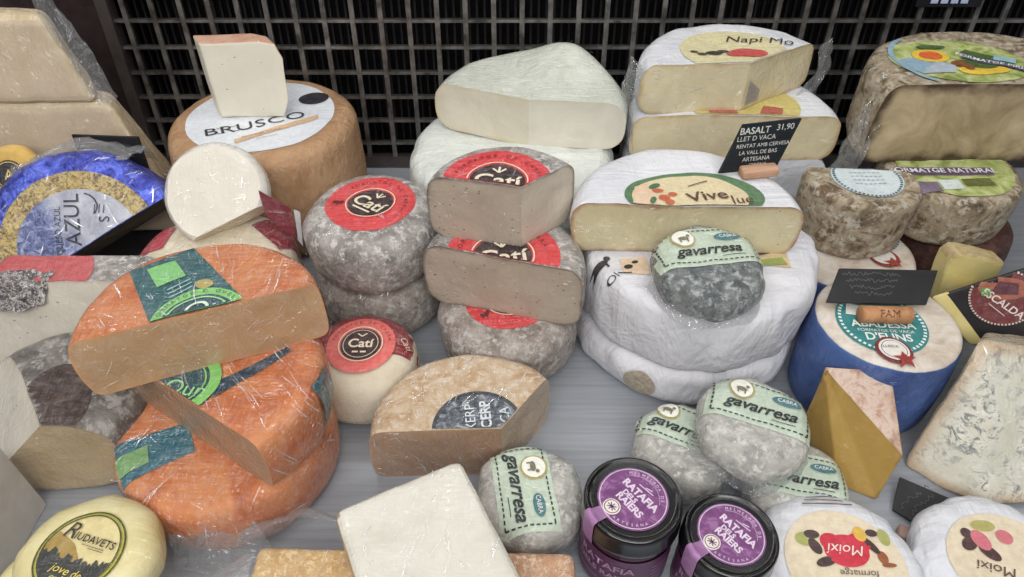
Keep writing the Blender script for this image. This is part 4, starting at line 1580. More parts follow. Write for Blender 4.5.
def jar(loc, R, H, label, rot, tilt=(0, 0, 0)):
    t = thing('jam_jar', label, 'jar', loc, tilt, 'purple jars')
    br = R * .93
    obj('glass', lathe_bm([(0, .001), (br * .9, .001), (br, .006), (br, H * .30), (br * .985, H * .32), (br * .985, H * .60), (br * .98, H - .018), (0, H - .018)]), GLASS, t)
    lz = H - .019
    lid = obj('lid', lathe_bm([(0, lz), (R * .985, lz), (R, lz + .001), (R, lz + .004), (R * .985, lz + .005), (R * .985, H - .004), (R * .97, H - .0015), (R * .94, H),
                               (R * .885, H), (R * .87, H - .0012), (R * .80, H - .0012), (0, H - .0012)], 80), LID, t)
    u = Vector((math.cos(rot), math.sin(rot), 0)); v = Vector((-math.sin(rot), math.cos(rot), 0))

    def flat(bm, z):
        for w in bm.verts:
            w.co = Vector((0, 0, z)) + u * w.co.x + v * w.co.y
        bm.normal_update()
        for f in bm.faces:
            if f.normal.z < 0:
                f.normal_flip()
        return bm
    r = R * .70
    ls = obj('lid_label', flat(ell(r, n=64), H - .0007), PPRINT, lid, smooth=False)
    tx = [text('RATAFIA', r * .32, r * .06, r * .22, bold=r * .012), text('DELS', r * .22, -r * .10, -r * .03, bold=r * .008), text('RAIERS', r * .30, r * .08, -r * .24, bold=r * .010), bar(-r * .2, r * .46, r * .3, r * .50, r * .03), bar(0, r * .52, r * .2, r * .58, r * .03),
          ring(r * .93, r * .955), ring(r * .74, r * .75, a0=.6, a1=2.5), arctext('MELMELADA DE', r * .82, r * .13, 1.6, step=.15),
          arctext('ARTESANA', r * .84, r * .12, -.9, step=.16, inward=True)]
    obj('lettering', flat(S(*tx), H - .0003), ink(LILAC, 0), ls, smooth=False)
    gx, gy = -.18 * r, -.66 * r
    obj('seal', flat(S(ell(r * .25, cx=gx, cy=gy)), H - .0002), ink((232, 224, 214), 0), ls, smooth=False)
    obj('seal_mark', flat(S(ring(r * .19, r * .215, gx, gy), *[bar(gx, gy, gx + r * .15 * math.cos(k * PI / 4), gy + r * .12 * math.sin(k * PI / 4), r * .03) for k in range(8)]), H + .0001), ink((110, 66, 104), 0), ls, smooth=False)
    # paper tab running from the label over the rim and down the side
    a0 = R_(205)
    bm = bmesh.new()
    prof = [(R * .58, H - .0004), (R * .872, H - .0005), (R * .886, H + .0006), (R * .945, H + .0006), (R * 1.0, H - .001), (R * 1.012, H - .004), (R * 1.012, H - .018), (R * .99, H - .026)]
    prev = None
    for (pr, pz) in prof:
        cur = []
        for k in range(9):
            aa = a0 + (k / 8 - .5) * .010 / R * (1.0 if pr > .8 * R else 1.2) * 1.25
            cur.append(bm.verts.new((pr * math.cos(aa), pr * math.sin(aa), pz)))
        if prev:
            for k in range(8):
                bm.faces.new((prev[k], cur[k], cur[k + 1], prev[k + 1]))
        prev = cur
    bmesh.ops.recalc_face_normals(bm, faces=bm.faces[:])
    obj('seal_tab', bm, ink((164, 118, 164), .1), lid)
    # wrap label with lettering on the jar side

    def side(bm, off=.0005, za=.0):
        for w in bm.verts:
            a = w.co.x / br - PI / 2 - .25
            w.co = Vector(((br + off) * math.cos(a), (br + off) * math.sin(a), w.co.y + za))
        return bm
    wz = H * .36
    bm = poly([(-br * 2.2, -H * .28), (br * 2.2, -H * .28), (br * 2.2, H * .28), (-br * 2.2, H * .28)])
    grid_cut(bm, .003, ((1, 0, 0),))
    wl = obj('wrap_label', side(bm, .0006, wz), m_plain('dark_purple_paper', (84, 40, 78), .4, 0, .2), t)
    bm = S(text('RATAFIA', .011, -.012, .010, bold=.0002), text('DELS RAIERS', .0085, -.012, -.001, bold=.0002), *[bar(.022, .012 - i * .005, .046, .012 - i * .005, .0011) for i in range(5)], bar(-.05, -.012, .02, -.012, .0008))
    grid_cut(bm, .003, ((1, 0, 0),))
    obj('lettering', side(bm, .001, wz), ink((168, 132, 162), 0), wl, smooth=False)
    return t


jar((.0835, .262, 0), .0350, .080, 'purple preserve jar with black lid, left and nearer the cream slab', R_(-52))
jar((.1475, .2395, 0), .0325, .073, 'purple preserve jar with black lid, right one beside the white wrapped cheese', R_(-52))

# ------------------------------------------------------------------ white wrapped cheeses, lower right
def wrapped(loc, R, H, label, seed, kind):
    c = Cheese('wrapped_cheese', label, 'cheese', loc, wheel_bm(R, H, .015, seed=seed, lump=.002, outline=oct_outline(R, .55, 8, .1), folds=.002), PAPER_GLOSS,
               body='paper_wrap', group='white wrapped small cheeses')
    lb = c.decal('label', ell(R * .74, R * .70, 0, -R * .06), ink((226, 210, 182), .25), (0, 0, .1), off=.0008)
    if kind == 0:
        red = c.decal('red_blob', S(ell(R * .28, R * .22, R * .06, R * .08), ell(R * .14, R * .12, -.10 * R, .20 * R), ell(R * .15, R * .13, .24 * R, .18 * R)), ink((204, 44, 66), .2), (0, 0, .1), off=.0012, parent=lb)
        c.decal('lettering', text('Moixí', R * .20, R * .06, R * .09, PI - .1, shear=.3), ink((238, 222, 214), .2), (0, 0, .1), off=.0016, parent=red)
        c.decal('dark_print', S(ell(R * .10, R * .06, -.32 * R, .30 * R), ell(R * .07, R * .11, -.32 * R, .14 * R, .4), ell(R * .14, R * .06, -.24 * R, -.06 * R, .3), ell(R * .05, R * .13, .40 * R, .14 * R, .5), ell(R * .08, R * .05, .46 * R, .32 * R)), ink((70, 48, 44), .2), (0, 0, .1), off=.0012, parent=lb)
        c.decal('green_print', S(ell(R * .13, R * .09, -.42 * R, .24 * R), ell(R * .07, R * .12, .60 * R, .26 * R)), ink((168, 170, 96), .2), (0, 0, .1), off=.0011, parent=lb)
        c.decal('yellow_print', ell(R * .08, R * .10, .30 * R, .30 * R), ink((222, 178, 70), .2), (0, 0, .1), off=.0013, parent=lb)
        c.decal('brown_print', S(ell(R * .06, R * .09, .48 * R, -.02 * R), ell(R * .09, R * .03, .52 * R, -.12 * R)), ink((150, 84, 46), .2), (0, 0, .1), off=.0012, parent=lb)
        dk = [text('formatge', R * .13, R * .12, -.22 * R, PI - .05, shear=.2)]
        for k in range(3):
            dk.append(bar(-.30 * R + k * .05 * R, (.74 + .06 * k) * R, (.36 - k * .1) * R, (.72 + .06 * k) * R, R * .018))
        c.decal('small_print', S(*dk), ink((104, 92, 84), .2), (0, 0, .1), off=.0013, parent=lb)
    else:
        c.decal('dark_print', S(ell(R * .12, R * .08, -.38 * R, .22 * R, .6), ell(R * .07, R * .07, -.36 * R, .36 * R), ell(R * .08, R * .14, -.18 * R, .10 * R, .7)), ink((76, 48, 46), .2), (0, 0, .1), off=.0012, parent=lb)
        c.decal('pink_print', S(ell(R * .10, R * .14, -.22 * R, .26 * R, .4), ell(R * .10, R * .10, .1 * R, .3 * R)), ink((206, 112, 122), .2), (0, 0, .1), off=.0013, parent=lb)
        c.decal('green_print', ell(R * .16, R * .08, -.1 * R, .46 * R), ink((180, 172, 100), .2), (0, 0, .1), off=.0011, parent=lb)
        c.decal('lettering', text('Moixí', R * .20, -.2 * R, -.12 * R, PI - .3, shear=.2), ink((96, 74, 64), .2), (0, 0, .1), off=.0013, parent=lb)
    return c


wrapped((.232, .238, 0), .0555, .042, 'white paper-wrapped cheese with a red blot on its cream label, right of the jars', 70, 0)
wrapped((.346, .236, 0), .0555, .042, 'white paper-wrapped cheese with cream label, in the lower right corner', 71, 1)

# ------------------------------------------------------------------ golden wedge in front of the teal-labelled wheel
P = [W(824, 366, .082), W(904, 456, .048), W(876, 501, 0), W(837, 485, 0), W(803, 436, 0), W(891, 371, .080), Vector((.306, .352, 0)), Vector((.252, .372, 0))]
P[4] = W(803, 436, .004)
cen = Vector((.278, .345, 0))
t = thing('cheese_wedge', 'golden cut wedge with pinkish mould rind, leaning against the blue-sided wheel', 'cheese', cen)
d = poly_solid([p - cen for p in P], [(1, (0, 4, 3)), (1, (0, 3, 2)), (1, (0, 2, 1)), (0, (0, 1, 5)), (2, (1, 2, 6)), (2, (1, 6, 5)), (2, (0, 5, 6, 7)), (2, (0, 7, 4)), (2, (4, 7, 6, 2, 3))],
               bevel=.0015, seed=72, lump=.0008)
obj('rind', d[0], RIND_PINK, t)
obj('cut_face', d[1], PASTE_YELLOW, t)
obj('side_face', d[2], PASTE_YELLOW, t)

# ------------------------------------------------------------------ blue-sided wheels
c0 = Vector((.3195, .425, 0))
c = Cheese('round_cheese', 'blue-sided wheel with mottled top and teal round label, behind the golden wedge', 'cheese',
           c0, wheel_bm(.0585, .093, .006, seed=73, lump=.0015), BLUE_SIDE, group='blue-sided wheels')
L = c.loc_pts([(881, 323)], .093)[0]
lr = .0370
o_ = (L[0], L[1], .12)
rt = R_(-4)
u = (math.cos(rt), math.sin(rt), 0); v = (-math.sin(rt), math.cos(rt), 0)
lb = c.decal('label', ell(lr), ink((40, 128, 128), .2), o_, u, v, .0007)
c.decal('dotted_border', ring(lr * .88, lr * .95, dots=52), ink((226, 236, 232), .2), o_, u, v, .0011, lb)
c.decal('white_patch', S(poly([(-lr * .75, lr * .2), (-lr * .30, lr * .15), (-lr * .3, lr * .5), (-lr * .62, lr * .6)]), poly([(.04 * lr, .12 * lr), (.6 * lr, .12 * lr), (.66 * lr, .42 * lr), (.1 * lr, .46 * lr)])), ink((222, 224, 216), .2), o_, u, v, .0011, lb)
c.decal('lettering', S(text('ABADESSA', lr * .30, 0, -lr * .10, bold=lr * .006), text('FORMATGE DE VACA', lr * .13, 0, -lr * .30), text("D'ELINS", lr * .30, 0, -lr * .50, bold=lr * .006)), ink((232, 238, 232), .2), o_, u, v, .0012, lb)
L2 = c.loc_pts([(893, 352)], .093)[0]
o2 = (L2[0], L2[1], .12)
em = c.decal('round_seal', ell(.0145), ink((120, 44, 42), .2), o2, u, v, .0014)
c.decal('seal_centre', ell(.0118), ink((232, 226, 216), .2), o2, u, v, .0018, em)
star = []
for i in range(10):
    a = PI / 2 + i * PI / 5
    r = .0095 if i % 2 == 0 else .0045
    star.append((.005 + r * math.cos(a), -.0105 + r * .9 * math.sin(a)))
c.decal('leaf_mark', poly(star), ink((150, 48, 40), .2), o2, u, v, .0022, em)
c.decal('seal_print', S(text('LLEIDA', .004, -.002, .003), ring(.0095, .0100)), ink((92, 80, 120), .2), o2, u, v, .0020, em)

c0 = Vector((.340, .552, 0))
c = Cheese('round_cheese', 'blue-sided wheel with mottled top, under the small brown half cheese', 'cheese',
           c0, wheel_bm(.0640, .066, .006, seed=74, lump=.0015), BLUE_SIDE, group='blue-sided wheels')
L = c.loc_pts([(866, 236)], .066)[0]
lb = c.decal('label', ring(.029, .034, L[0], L[1] + .005, dots=46), ink((58, 108, 140), .2), (0, 0, .1), off=.0008)
L2 = c.loc_pts([(884, 259)], .066)[0]
em = c.decal('round_seal', ell(.0145, cx=L2[0], cy=L2[1]), ink((146, 54, 48), .2), (0, 0, .1), off=.0011)
c.decal('seal_centre', ell(.0115, cx=L2[0] - .001, cy=L2[1] + .001), ink((226, 222, 214), .2), (0, 0, .1), off=.0015, parent=em)
c.decal('leaf_mark', poly([(x * 1.0 + L2[0], y + L2[1] + .001) for x, y in star]), ink((150, 56, 44), .2), (0, 0, .1), off=.0019, parent=em)

c0 = Vector((.344, .583, .0665))
bm = wheel_bm(.0515, .066, .006, seed=75, lump=.0022, taper=.06)
c = Cheese('half_cheese', 'small brown mould-rinded half wheel with white label, on the rear blue-sided wheel', 'cheese',
           c0, bm, RIND_MOULD, cuts=[((0, .014, 0), (.12, 1, 0))], paste=PASTE_MOULDY)
lb = c.decal('label', ell(.034, .032, .003, -.002), ink((206, 218, 220), .2), (0, 0, .1), off=.0008)
c.decal('dotted_border', ring(.0300, .0325, .003, -.002, dots=52), ink((62, 100, 120), .2), (0, 0, .1), off=.0012, parent=lb)
c.decal('small_print', S(*[dashes([(-.012, .006 - i * .006), (.018, .006 - i * .006)], .001, .003, .0015) for i in range(4)]), ink((140, 158, 166), .2), (0, 0, .1), off=.0012, parent=lb)

# black card held by a cork on the teal-labelled wheel
def card_front(t, w, h, y, name='board'):
    return obj(name, box_bm(w, .003, h, .0006, (0, y, h / 2)), m_plain('black_card', (24, 24, 27), .5), t, smooth=False)


kp = W(879, 316, .094)
t = thing('price_sign', 'black price card held upright by a cork, standing on the teal-labelled wheel', 'sign', (kp.x, kp.y + .002, .0945), (0, 0, R_(-2)))
b = card_front(t, .084, .031, 0)
for vv in b.data.vertices:
    vv.co.x += (vv.co.z - .018) * .45
b.rotation_euler = (R_(-58), 0, 0)
b.location = (.006, .006, .006)
obj('chalk_writing', on_board(S(*[stroke([(a - .010, q + .026 - i * .0058) for a, q in scribble(.05 - .006 * i, .004, 50 + i)], .0007) for i in range(4)])), CHALK_DIM, b, smooth=False)
prof = [(0, -.021), (.0066, -.021), (.0074, -.020), (.0074, .020), (.0066, .021), (0, .021)]
bm = lathe_bm(prof, 32)
for v in bm.verts:
    v.co = Vector((v.co.z, v.co.y - .0085, v.co.x + .0074))
ck = obj('cork', bm, m_rind('cork', [(.3, (150, 104, 70)), (.5, (182, 132, 94)), (.7, (200, 152, 112))], scale=120, bump=.6), t)
bm = text('FAM', .009, .001, 0)
for v in bm.verts:
    a = R_(-52) + 0
    yy = v.co.y
    ang = R_(132) - yy / .0074
    v.co = Vector((v.co.x, -.0085 + .0078 * math.cos(PI - (R_(48) + yy / .0074)), .0074 + .0078 * math.sin(PI - (R_(48) + yy / .0074))))
obj('cork_print', bm, ink((96, 56, 36), 0), ck, smooth=False)

# chalk price card at the back
kp = W(762, 174, .166)
t = thing('price_sign', 'black chalkboard price card in a wooden clip, on the ivory half wheel at centre right', 'sign', (kp.x, kp.y + .004, .1660), (0, 0, R_(10)))
bm = bmesh.new()
w_, h_ = .062, .043
pts = [(-w_ / 2 - .006, 0), (w_ / 2 - .014, 0), (w_ / 2 + .004, h_), (-w_ / 2 + .012, h_ - .001)]
vs = [bm.verts.new((x, y, z)) for y in (-.0015, .0015) for x, z in pts]
for q in ((0, 1, 2, 3), (7, 6, 5, 4), (0, 4, 5, 1), (1, 5, 6, 2), (2, 6, 7, 3), (3, 7, 4, 0)):
    bm.faces.new([vs[i] for i in q])
b = obj('board', bm, m_plain('slate_board', (24, 30, 36), .5), t, smooth=False)
b.rotation_euler = (R_(-14), 0, 0)
b.location = (-.004, 0, .003)
tx = S(text('BASALT', .0082, -.008, .0362, shear=.1, bold=.0001), text('31,90', .0075, .020, .0372, shear=.1), text('LLET D VACA', .0060, -.006, .0295, shear=.1),
       text('RENTAT AMB CERVESA', .0048, .001, .0230, shear=.1), text('LA VALL DE BAS', .0050, -.003, .0168, shear=.1), text('ARTESANA', .0052, -.004, .0108, shear=.1), text('GIRONA', .0044, -.002, .0052, shear=.1))
obj('chalk_writing', on_board(tx, -.0022), CHALK, b, smooth=False)
obj('wooden_clip', box_bm(.034, .012, .009, .002, (-.006, -.006, .005)), m_rind('pale_wood', [(.3, (176, 134, 106)), (.6, (204, 164, 136)), (.8, (212, 180, 154))], scale=30, stretch=(1, 6, 6), bump=.3), t)

# ------------------------------------------------------------------ right back: mould-rinded wheels
c = Cheese('round_cheese', 'dark red-brown wheel in shadow at the right edge, underneath the mottled wheel', 'cheese',
           (.474, .612, 0), wheel_bm(.060, .0665, .012, seed=76, lump=.001), RIND_WAX)
c0 = Vector((.448, .612, .067))
c = Cheese('round_cheese', 'mottled brown wheel with bright green label, under the big mould-crusted half wheel', 'cheese',
           c0, wheel_bm(.064, .059, .008, seed=77, lump=.0025, taper=.10), RIND_MOULD)
z = .126
L = c.loc_pts([(945, 178)], z)[0]


def m_greenprint():
    k = N('lime_speckled_print')
    c = k.ramp(k.noise(60, 5, 1.0), [(.35, (122, 138, 70)), (.5, (168, 178, 108)), (.65, (196, 200, 150))])
    k.l(c, k.b.inputs['Base Color'])
    return k.m


GREENP = m_greenprint()
lb = c.decal('label', ell(.056, .056, 0, .0), GREENP, (0, 0, .1), off=.0008)
VIOLET = (96, 74, 104)
c.decal('violet_band', S(xf(poly([(-.042, -.007), (.05, -.006), (.05, .007), (-.042, .007)]), L[0], L[1] + .010, -.04)), ink(VIOLET, .2), (0, 0, .1), off=.0012, parent=lb)
c.decal('lettering', text('FORMATGE NATURAL', .0105, L[0] + .002, L[1] + .0105, -.04, bold=.0002), ink((232, 230, 236), .2), (0, 0, .1), off=.0016, parent=lb)
c.decal('violet_square', xf(poly([(-.012, -.008), (.010, -.008), (.010, .008), (-.012, .008)]), L[0] - .022, L[1] - .016), ink((112, 98, 118), .2), (0, 0, .1), off=.0012, parent=lb)
c.decal('white_square', xf(poly([(-.010, -.008), (.010, -.008), (.010, .008), (-.010, .008)]), L[0] + .000, L[1] - .013), ink((206, 216, 214), .2), (0, 0, .1), off=.0012, parent=lb)
c.decal('olive_square', xf(poly([(-.012, -.006), (.016, -.006), (.016, .007), (-.012, .007)]), L[0] + .026, L[1] - .010), ink((92, 96, 40), .2), (0, 0, .1), off=.0012, parent=lb)

c0 = Vector((.478, .640, .127))
lp, rp = W(862, 160, .127), W(1060, 162, .127)
c = Cheese('half_cheese', 'big mould-crusted half wheel with colourful label, at the upper right', 'cheese',
           c0, wheel_bm(.122, .083, .012, seed=78, lump=.003, taper=-.04), RIND_MOULD, cuts=[cutline((.36, .620), (.60, .624), c0)], paste=PASTE_MOULDY)
z = .210
L = c.loc_pts([(958, 61)], z)[0]
o_ = (L[0], L[1], .1)
lb = c.decal('label', ell(.068, .050), GREENP, o_, off=.0008)
S1 = c.loc_pts([(934, 58)], z)[0]
c.decal('sky_print', S(ell(0.0246, 0.01804, -0.03936, -0.01148), ring(0.06068, 0.0656, a0=2.2, a1=4.0)), ink((142, 172, 190), .2), o_, off=.0011, parent=lb)
c.decal('yellow_print', S(ell(0.01804, 0.01394, -0.0246, 0.0082), ell(0.0246, 0.00984, 0.01312, -0.0246)), ink((226, 190, 64), .2), o_, off=.0013, parent=lb)
c.decal('sun_print', ell(0.01148, 0.0082, -0.0246, 0.0082), ink((214, 100, 48), .2), o_, off=.0016, parent=lb)
c.decal('mountain_print', S(poly([(-0.05084, -0.0328), (-0.0164, -0.02952), (-0.00984, -0.01312), (-0.0246, -0.00492), (-0.041, -0.02132)])), ink((176, 186, 198), .2), o_, off=.0014, parent=lb)
c.decal('brown_print', S(ell(0.0082, 0.00656, -0.00492, -0.01148), ell(0.00492, 0.00656, 0.00164, -0.01804)), ink((134, 78, 44), .2), o_, off=.0017, parent=lb)
c.decal('dark_green_print', S(ell(0.01968, 0.0082, 0.01148, -0.01148, -.3), ell(0.01476, 0.00492, -0.0164, 0.02788), poly([(0.00656, 0.01476), (0.03608, -0.00492), (0.04428, 0.00492), (0.01804, 0.0246)])), ink((70, 96, 44), .2), o_, off=.0015, parent=lb)
c.decal('violet_band', poly([(0.00328, 0.00328), (0.0574, -0.03444), (0.06396, -0.02624), (0.00984, 0.01148)]), ink((92, 84, 108), .2), o_, off=.0018, parent=lb)
c.decal('lettering', text('FORMATGE PIRINEU', 0.00861, 0.0328, -0.01148, -.61, bold=0.00016), ink((230, 230, 236), .2), o_, off=.0021, parent=lb)
c.decal('blue_print', xf(poly([(-0.00984, -0.00656), (0.00984, -0.00656), (0.00984, 0.00656), (-0.00984, 0.00656)]), 0.04592, 0, -.5), ink((150, 190, 206), .2), o_, off=.0017, parent=lb)
bm = film_sheet([[(-.108, -.016, .078), (-.118, .0, .083)], [(-.122, -.024, .03), (-.130, .0, .04)], [(-.128, -.03, -.02), (-.138, .0, -.02)]], .004, 70, 19, 8)
obj('film', bm, FILM, c.t)

# ------------------------------------------------------------------ right edge: yellow pieces with black wrapper, blue cheese
P = [W(944, 295, .080), W(993, 285, .080), W(1000, 256, .100), W(985, 254, .105), W(955, 249, .105), W(944, 262, .098)]
cen = W(968, 300, .08); cen.z = 0.06
cen = Vector((cen.x, .505, .0))
z0 = 0.0
fr = [WY(px, py, .492) for px, py in ((946, 296), (992, 300), (1006, 264), (984, 258), (960, 254), (950, 261))]
t = thing('cheese_wedge', 'small yellow cheese piece with mottled rind, behind the black-wrapped yellow cheese', 'cheese', (fr[0].x + .02, .51, 0))
base = t.location.copy()
fr[0].z = fr[1].z = 0.0
pts = [p - base for p in fr]
bk = [p + Vector((-.002, .020, 0)) for p in pts]
n6 = len(pts)
faces = [(1, tuple(range(n6)))] + [(0 if i in (2, 3, 4) else 2, (i, (i + 1) % n6, n6 + (i + 1) % n6, n6 + i)) for i in range(n6)] + [(2, tuple(range(2 * n6 - 1, n6 - 1, -1)))]
d = poly_solid(pts + bk, faces, bevel=.0025, seed=80, lump=.001)
obj('rind', d[0], m_rind('grey_yellow_rind', [(.3, (150, 128, 92)), (.5, (180, 160, 118)), (.7, (206, 190, 150))], scale=60, bump=.6), t)
obj('cut_face', d[1], PASTE_LEMON, t)
obj('side_face', d[2], PASTE_LEMON, t)

# black-wrapped yellow cheese: a tilted block, label face up to the viewer
A = W(931, 298, .085); B = W(985, 352, .060); Cq = WY(1075, 330, .425); D2 = WY(1040, 225, .475)
f_ = [W(930, 297, .085), W(968, 345, .055), W(1085, 352, .080), W(1056, 236, .130)]
base = Vector((.41, .42, 0))
top = [p - base for p in f_]
up = (top[1] - top[0]).cross(top[2] - top[0]).normalized()
if up.z < 0:
    up = -up
top[3] = top[3] - up * (top[3] - top[0]).dot(up)
mid = [(top[0] + (top[3] - top[0]) * .13), (top[1] + (top[2] - top[1]) * .17)]
bot = [p - up * .045 + Vector((.030, -.006, 0)) for p in (top[0], top[1], top[2], top[3])]
t = thing('cheese_block', 'yellow cheese in a black wrapper with a maroon round label, at the right edge', 'cheese', base)
allp = [top[0], top[1], top[2], top[3], mid[0], mid[1]] + bot
mb = [bot[0].lerp(bot[3], .13), bot[1].lerp(bot[2], .17)]
allp += mb        # 10, 11
d = poly_solid(allp, [(1, (0, 1, 5, 4)), (0, (4, 5, 2, 3)), (1, (0, 6, 7, 1)), (1, (1, 7, 11, 5)), (0, (5, 11, 8, 2)), (0, (2, 8, 9, 3)), (0, (3, 9, 10, 4)), (1, (4, 10, 6, 0)), (1, (6, 10, 11, 7)), (0, (10, 9, 8, 11))],
               bevel=.0022, seed=81, lump=.0002)
nb = d[0].copy()
nb.normal_update()
bv = BVHTree.FromBMesh(nb)
nb.free()
obj('cheese_body', d[1], PASTE_LEMON, t)
wr = obj('wrapper', d[0], m_plain('black_wrapper', (32, 28, 30), .5, 0, .15), t)


fc = Flat(t, bv)
u = (top[2] - top[1]).normalized()
v = up.cross(u).normalized()
lc = W(1001, 291, .097) - base
lc = lc - up * (lc - top[0]).dot(up)
o_ = lc + up * .005
lb = fc.decal('label', ell(0.0252, 0.0252), ink((112, 48, 48), .3), o_, u, v, 0.00067, wr)
fc.decal('dotted_border', ring(0.02352, 0.0252, dots=60), ink((206, 196, 184), .2), o_, u, v, 0.00101, lb)
fc.decal('orange_panel', S(ell(0.01848, 0.01008, 0, 0.0084)), ink((164, 96, 76), .2), o_, u, v, 0.00101, lb)
fc.decal('picture', S(poly([(-0.01008, 0.00336), (0.01008, 0.00336), (0.01008, 0.01344), (-0.00336, 0.01512)])), ink((92, 50, 58), .2), o_, u, v, 0.00126, lb)
fc.decal('green_square', poly([(-0.01596, 0.00168), (-0.00924, 0.00168), (-0.00924, 0.00924), (-0.01596, 0.00924)]), ink((92, 150, 74), .2), o_, u, v, 0.00143, lb)
fc.decal('lettering', S(text('ESCALDA', 0.00882, 0, -0.00504, R_(-38), bold=0.00017), bar(-0.01008, -0.00504, 0.00168, -0.01596, 0.00067)), ink((230, 214, 206), .2), o_, u, v, 0.00143, lb)

# large blue-veined slab
def m_blueveined():
    k = N('blue_veined_paste')
    base = k.ramp(k.noise(30, 6, .6), [(.3, (206, 202, 182)), (.55, (222, 219, 204)), (.75, (196, 184, 154))])
    v1 = k.noise(125, 7, .8, .7, k.mapping((1.0, .6, 1.2), (0, 0, .5)))
    m = k.ramp(v1, [(.50, (0, 0, 0)), (.57, (255, 255, 255))])
    v2 = k.noise(28, 4, .5)
    m2 = k.math('MULTIPLY', m, k.ramp(v2, [(.36, (30, 30, 30)), (.56, (255, 255, 255))]))
    vein = k.ramp(k.noise(160, 3), [(.3, (84, 92, 96)), (.7, (134, 140, 134))])
    c = k.mix(m2, base, vein)
    at = k.n('ShaderNodeAttribute', attribute_name='rim').outputs['Fac']
    f = k.math('DIVIDE', at, .022)
    c = k.mix(k.ramp(f, [(0, (255, 255, 255)), (.45, (90, 90, 90)), (1, (0, 0, 0))]), c, (196, 166, 132))
    k.l(c, k.b.inputs['Base Color'])
    k.b.inputs['Roughness'].default_value = .5
    k.l(k.bump(k.noise(110, 6), .5, .0015), k.b.inputs['Normal'])
    k.film(.7, .9, .9)
    return k.m


F = [W(980, 340, .110), WY(1068, 352, .385), W(1090, 500, .006), W(985, 508, .0), W(940, 490, .0), W(902, 466, .0)]
base = Vector((.40, .34, 0))
bkv = Vector((.045, .055, 0))
bk = [F[0] + Vector((.03, .03, -.022)), F[1] + Vector((.01, .035, -.020)), Vector((.56, .40, 0)), Vector((.46, .40, 0)), Vector((.42, .40, 0)), Vector((.378, .385, 0))]
pts = [p - base for p in F + bk]
t = thing('cheese_slab', 'large blue-veined slab in film leaning at the right edge', 'cheese', base)
n6 = 6
faces = [(1, (0, 5, 4)), (1, (0, 4, 3)), (1, (0, 3, 2)), (1, (0, 2, 1))] + [(0, (i, (i + 1) % 6, 6 + (i + 1) % 6, 6 + i)) for i in range(6)] + [(0, (6, 7, 8, 9, 10, 11))]
d = poly_solid(pts, faces, bevel=.004, seed=83, lump=.002, freq=30)
obj('rind', d[0], m_rind('straw_wrapped_rind', [(.3, (150, 136, 110)), (.5, (182, 168, 140)), (.7, (206, 196, 174))], scale=30, bump=.5, film=.8, fstr=1.0), t)
fv = Flat(t, BVHTree.FromBMesh(d[1]))
fn = ((F[0] - F[5]).cross(F[3] - F[5])).normalized()
if fn.y > 0:
    fn = -fn
fu = (F[3] - F[5]).normalized()
obj('cut_face', d[1], m_blueveined(), t)
pleat_glints(fv, 90, .09, .08, (F[0] + F[3]) / 2 - base, 14, u=fu, v=fn.cross(fu), L=(.005, .02), w=.0007)

# fallen black card at the lower right
pq = [W(893, 509, .004), W(934, 535, .004), W(970, 507, .012), W(900, 477, .012)]
base = Vector((sum(p.x for p in pq) / 4, sum(p.y for p in pq) / 4, 0))
t = thing('price_sign', 'black price card lying in front of the blue-veined slab, lower right', 'sign', base)
bm = bmesh.new()
nrm = (pq[1] - pq[0]).cross(pq[2] - pq[0]).normalized()
if nrm.z < 0:
    nrm = -nrm
vs = [bm.verts.new(p - base + nrm * s) for s in (0, -.003) for p in pq]
for q in ((0, 1, 2, 3), (7, 6, 5, 4), (0, 4, 5, 1), (1, 5, 6, 2), (2, 6, 7, 3), (3, 7, 4, 0)):
    bm.faces.new([vs[i] for i in q])
bmesh.ops.recalc_face_normals(bm, faces=bm.faces[:])
b = obj('board', bm, m_plain('black_card_flat', (30, 30, 32), .5), t, smooth=False)
u = (pq[2] - pq[1]).normalized(); v = nrm.cross(u)
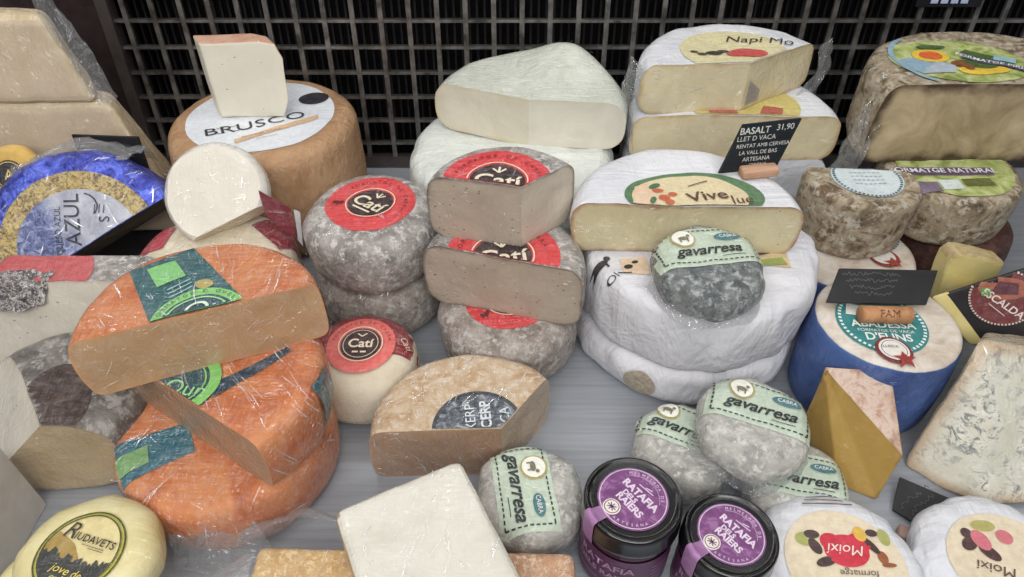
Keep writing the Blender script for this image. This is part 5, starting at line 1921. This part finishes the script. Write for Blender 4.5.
bm = S(*[stroke([(a, q + .010 - i * .008) for a, q in scribble(.032 - .006 * i, .005, 90 + i)], .0007) for i in range(3)])
ctr = (pq[0] + pq[1] + pq[2] + pq[3]) / 4 - base + nrm * .0006
for w in bm.verts:
    w.co = ctr + u * w.co.x + v * w.co.y
obj('chalk_writing', bm, CHALK_DIM, b, smooth=False)
kp = W(917, 541, .006)
bm = box_bm(.030, .012, .010, .002, (0, 0, .001))
ckp = obj('wooden_clip', bm, m_plain('pinkish_wood', (160, 132, 122), .6), t)
ckp.location = kp - base
ckp.rotation_euler = (0, 0, R_(-28))

# ------------------------------------------------------------------ light
def area(name, loc, target, sx, sy, power, col=(1, 1, 1)):
    d = bpy.data.lights.new(name, 'AREA')
    d.shape = 'RECTANGLE'
    d.size, d.size_y = sx, sy
    d.energy = power
    d.color = col
    o = bpy.data.objects.new(name, d)
    COL.objects.link(o)
    o.location = loc
    o.rotation_euler = (Vector(target) - Vector(loc)).to_track_quat('-Z', 'Y').to_euler()
    return o


area('rear_glint_strip', (0, .80, .74), (0, .40, .05), 1.9, .022, 2.4, (1, .99, .97))  # unseen strip added to draw glints on the film-covered tops
area('upper_glint_strip', (0, .60, 1.05), (0, .40, .05), 1.9, .022, 2.6, (1, .99, .97))  # further unseen strip, added so the wrinkled film catches more glints
area('middle_strip_light', (-.05, .25, 1.15), (-.02, .42, 0), 1.8, .025, 3.0, (1, .985, .96))
area('front_strip_light', (-.1, -.12, 1.10), (0, .5, 0), 1.7, .03, 4.5, (1, .99, .97))
area('front_fill_light', (-.1, -.70, 1.15), (0, .5, .05), 1.7, .45, 20, (1, .995, .985))  # broad fill added behind the camera to brighten the cut faces
w = bpy.data.worlds.new('store')
scene.world = w
w.use_nodes = True
w.node_tree.nodes['Background'].inputs['Color'].default_value = (.80, .83, .86, 1)
w.node_tree.nodes['Background'].inputs['Strength'].default_value = .10
scene.view_settings.view_transform = 'Standard'
scene.view_settings.look = 'None'
scene.view_settings.exposure = -0.25
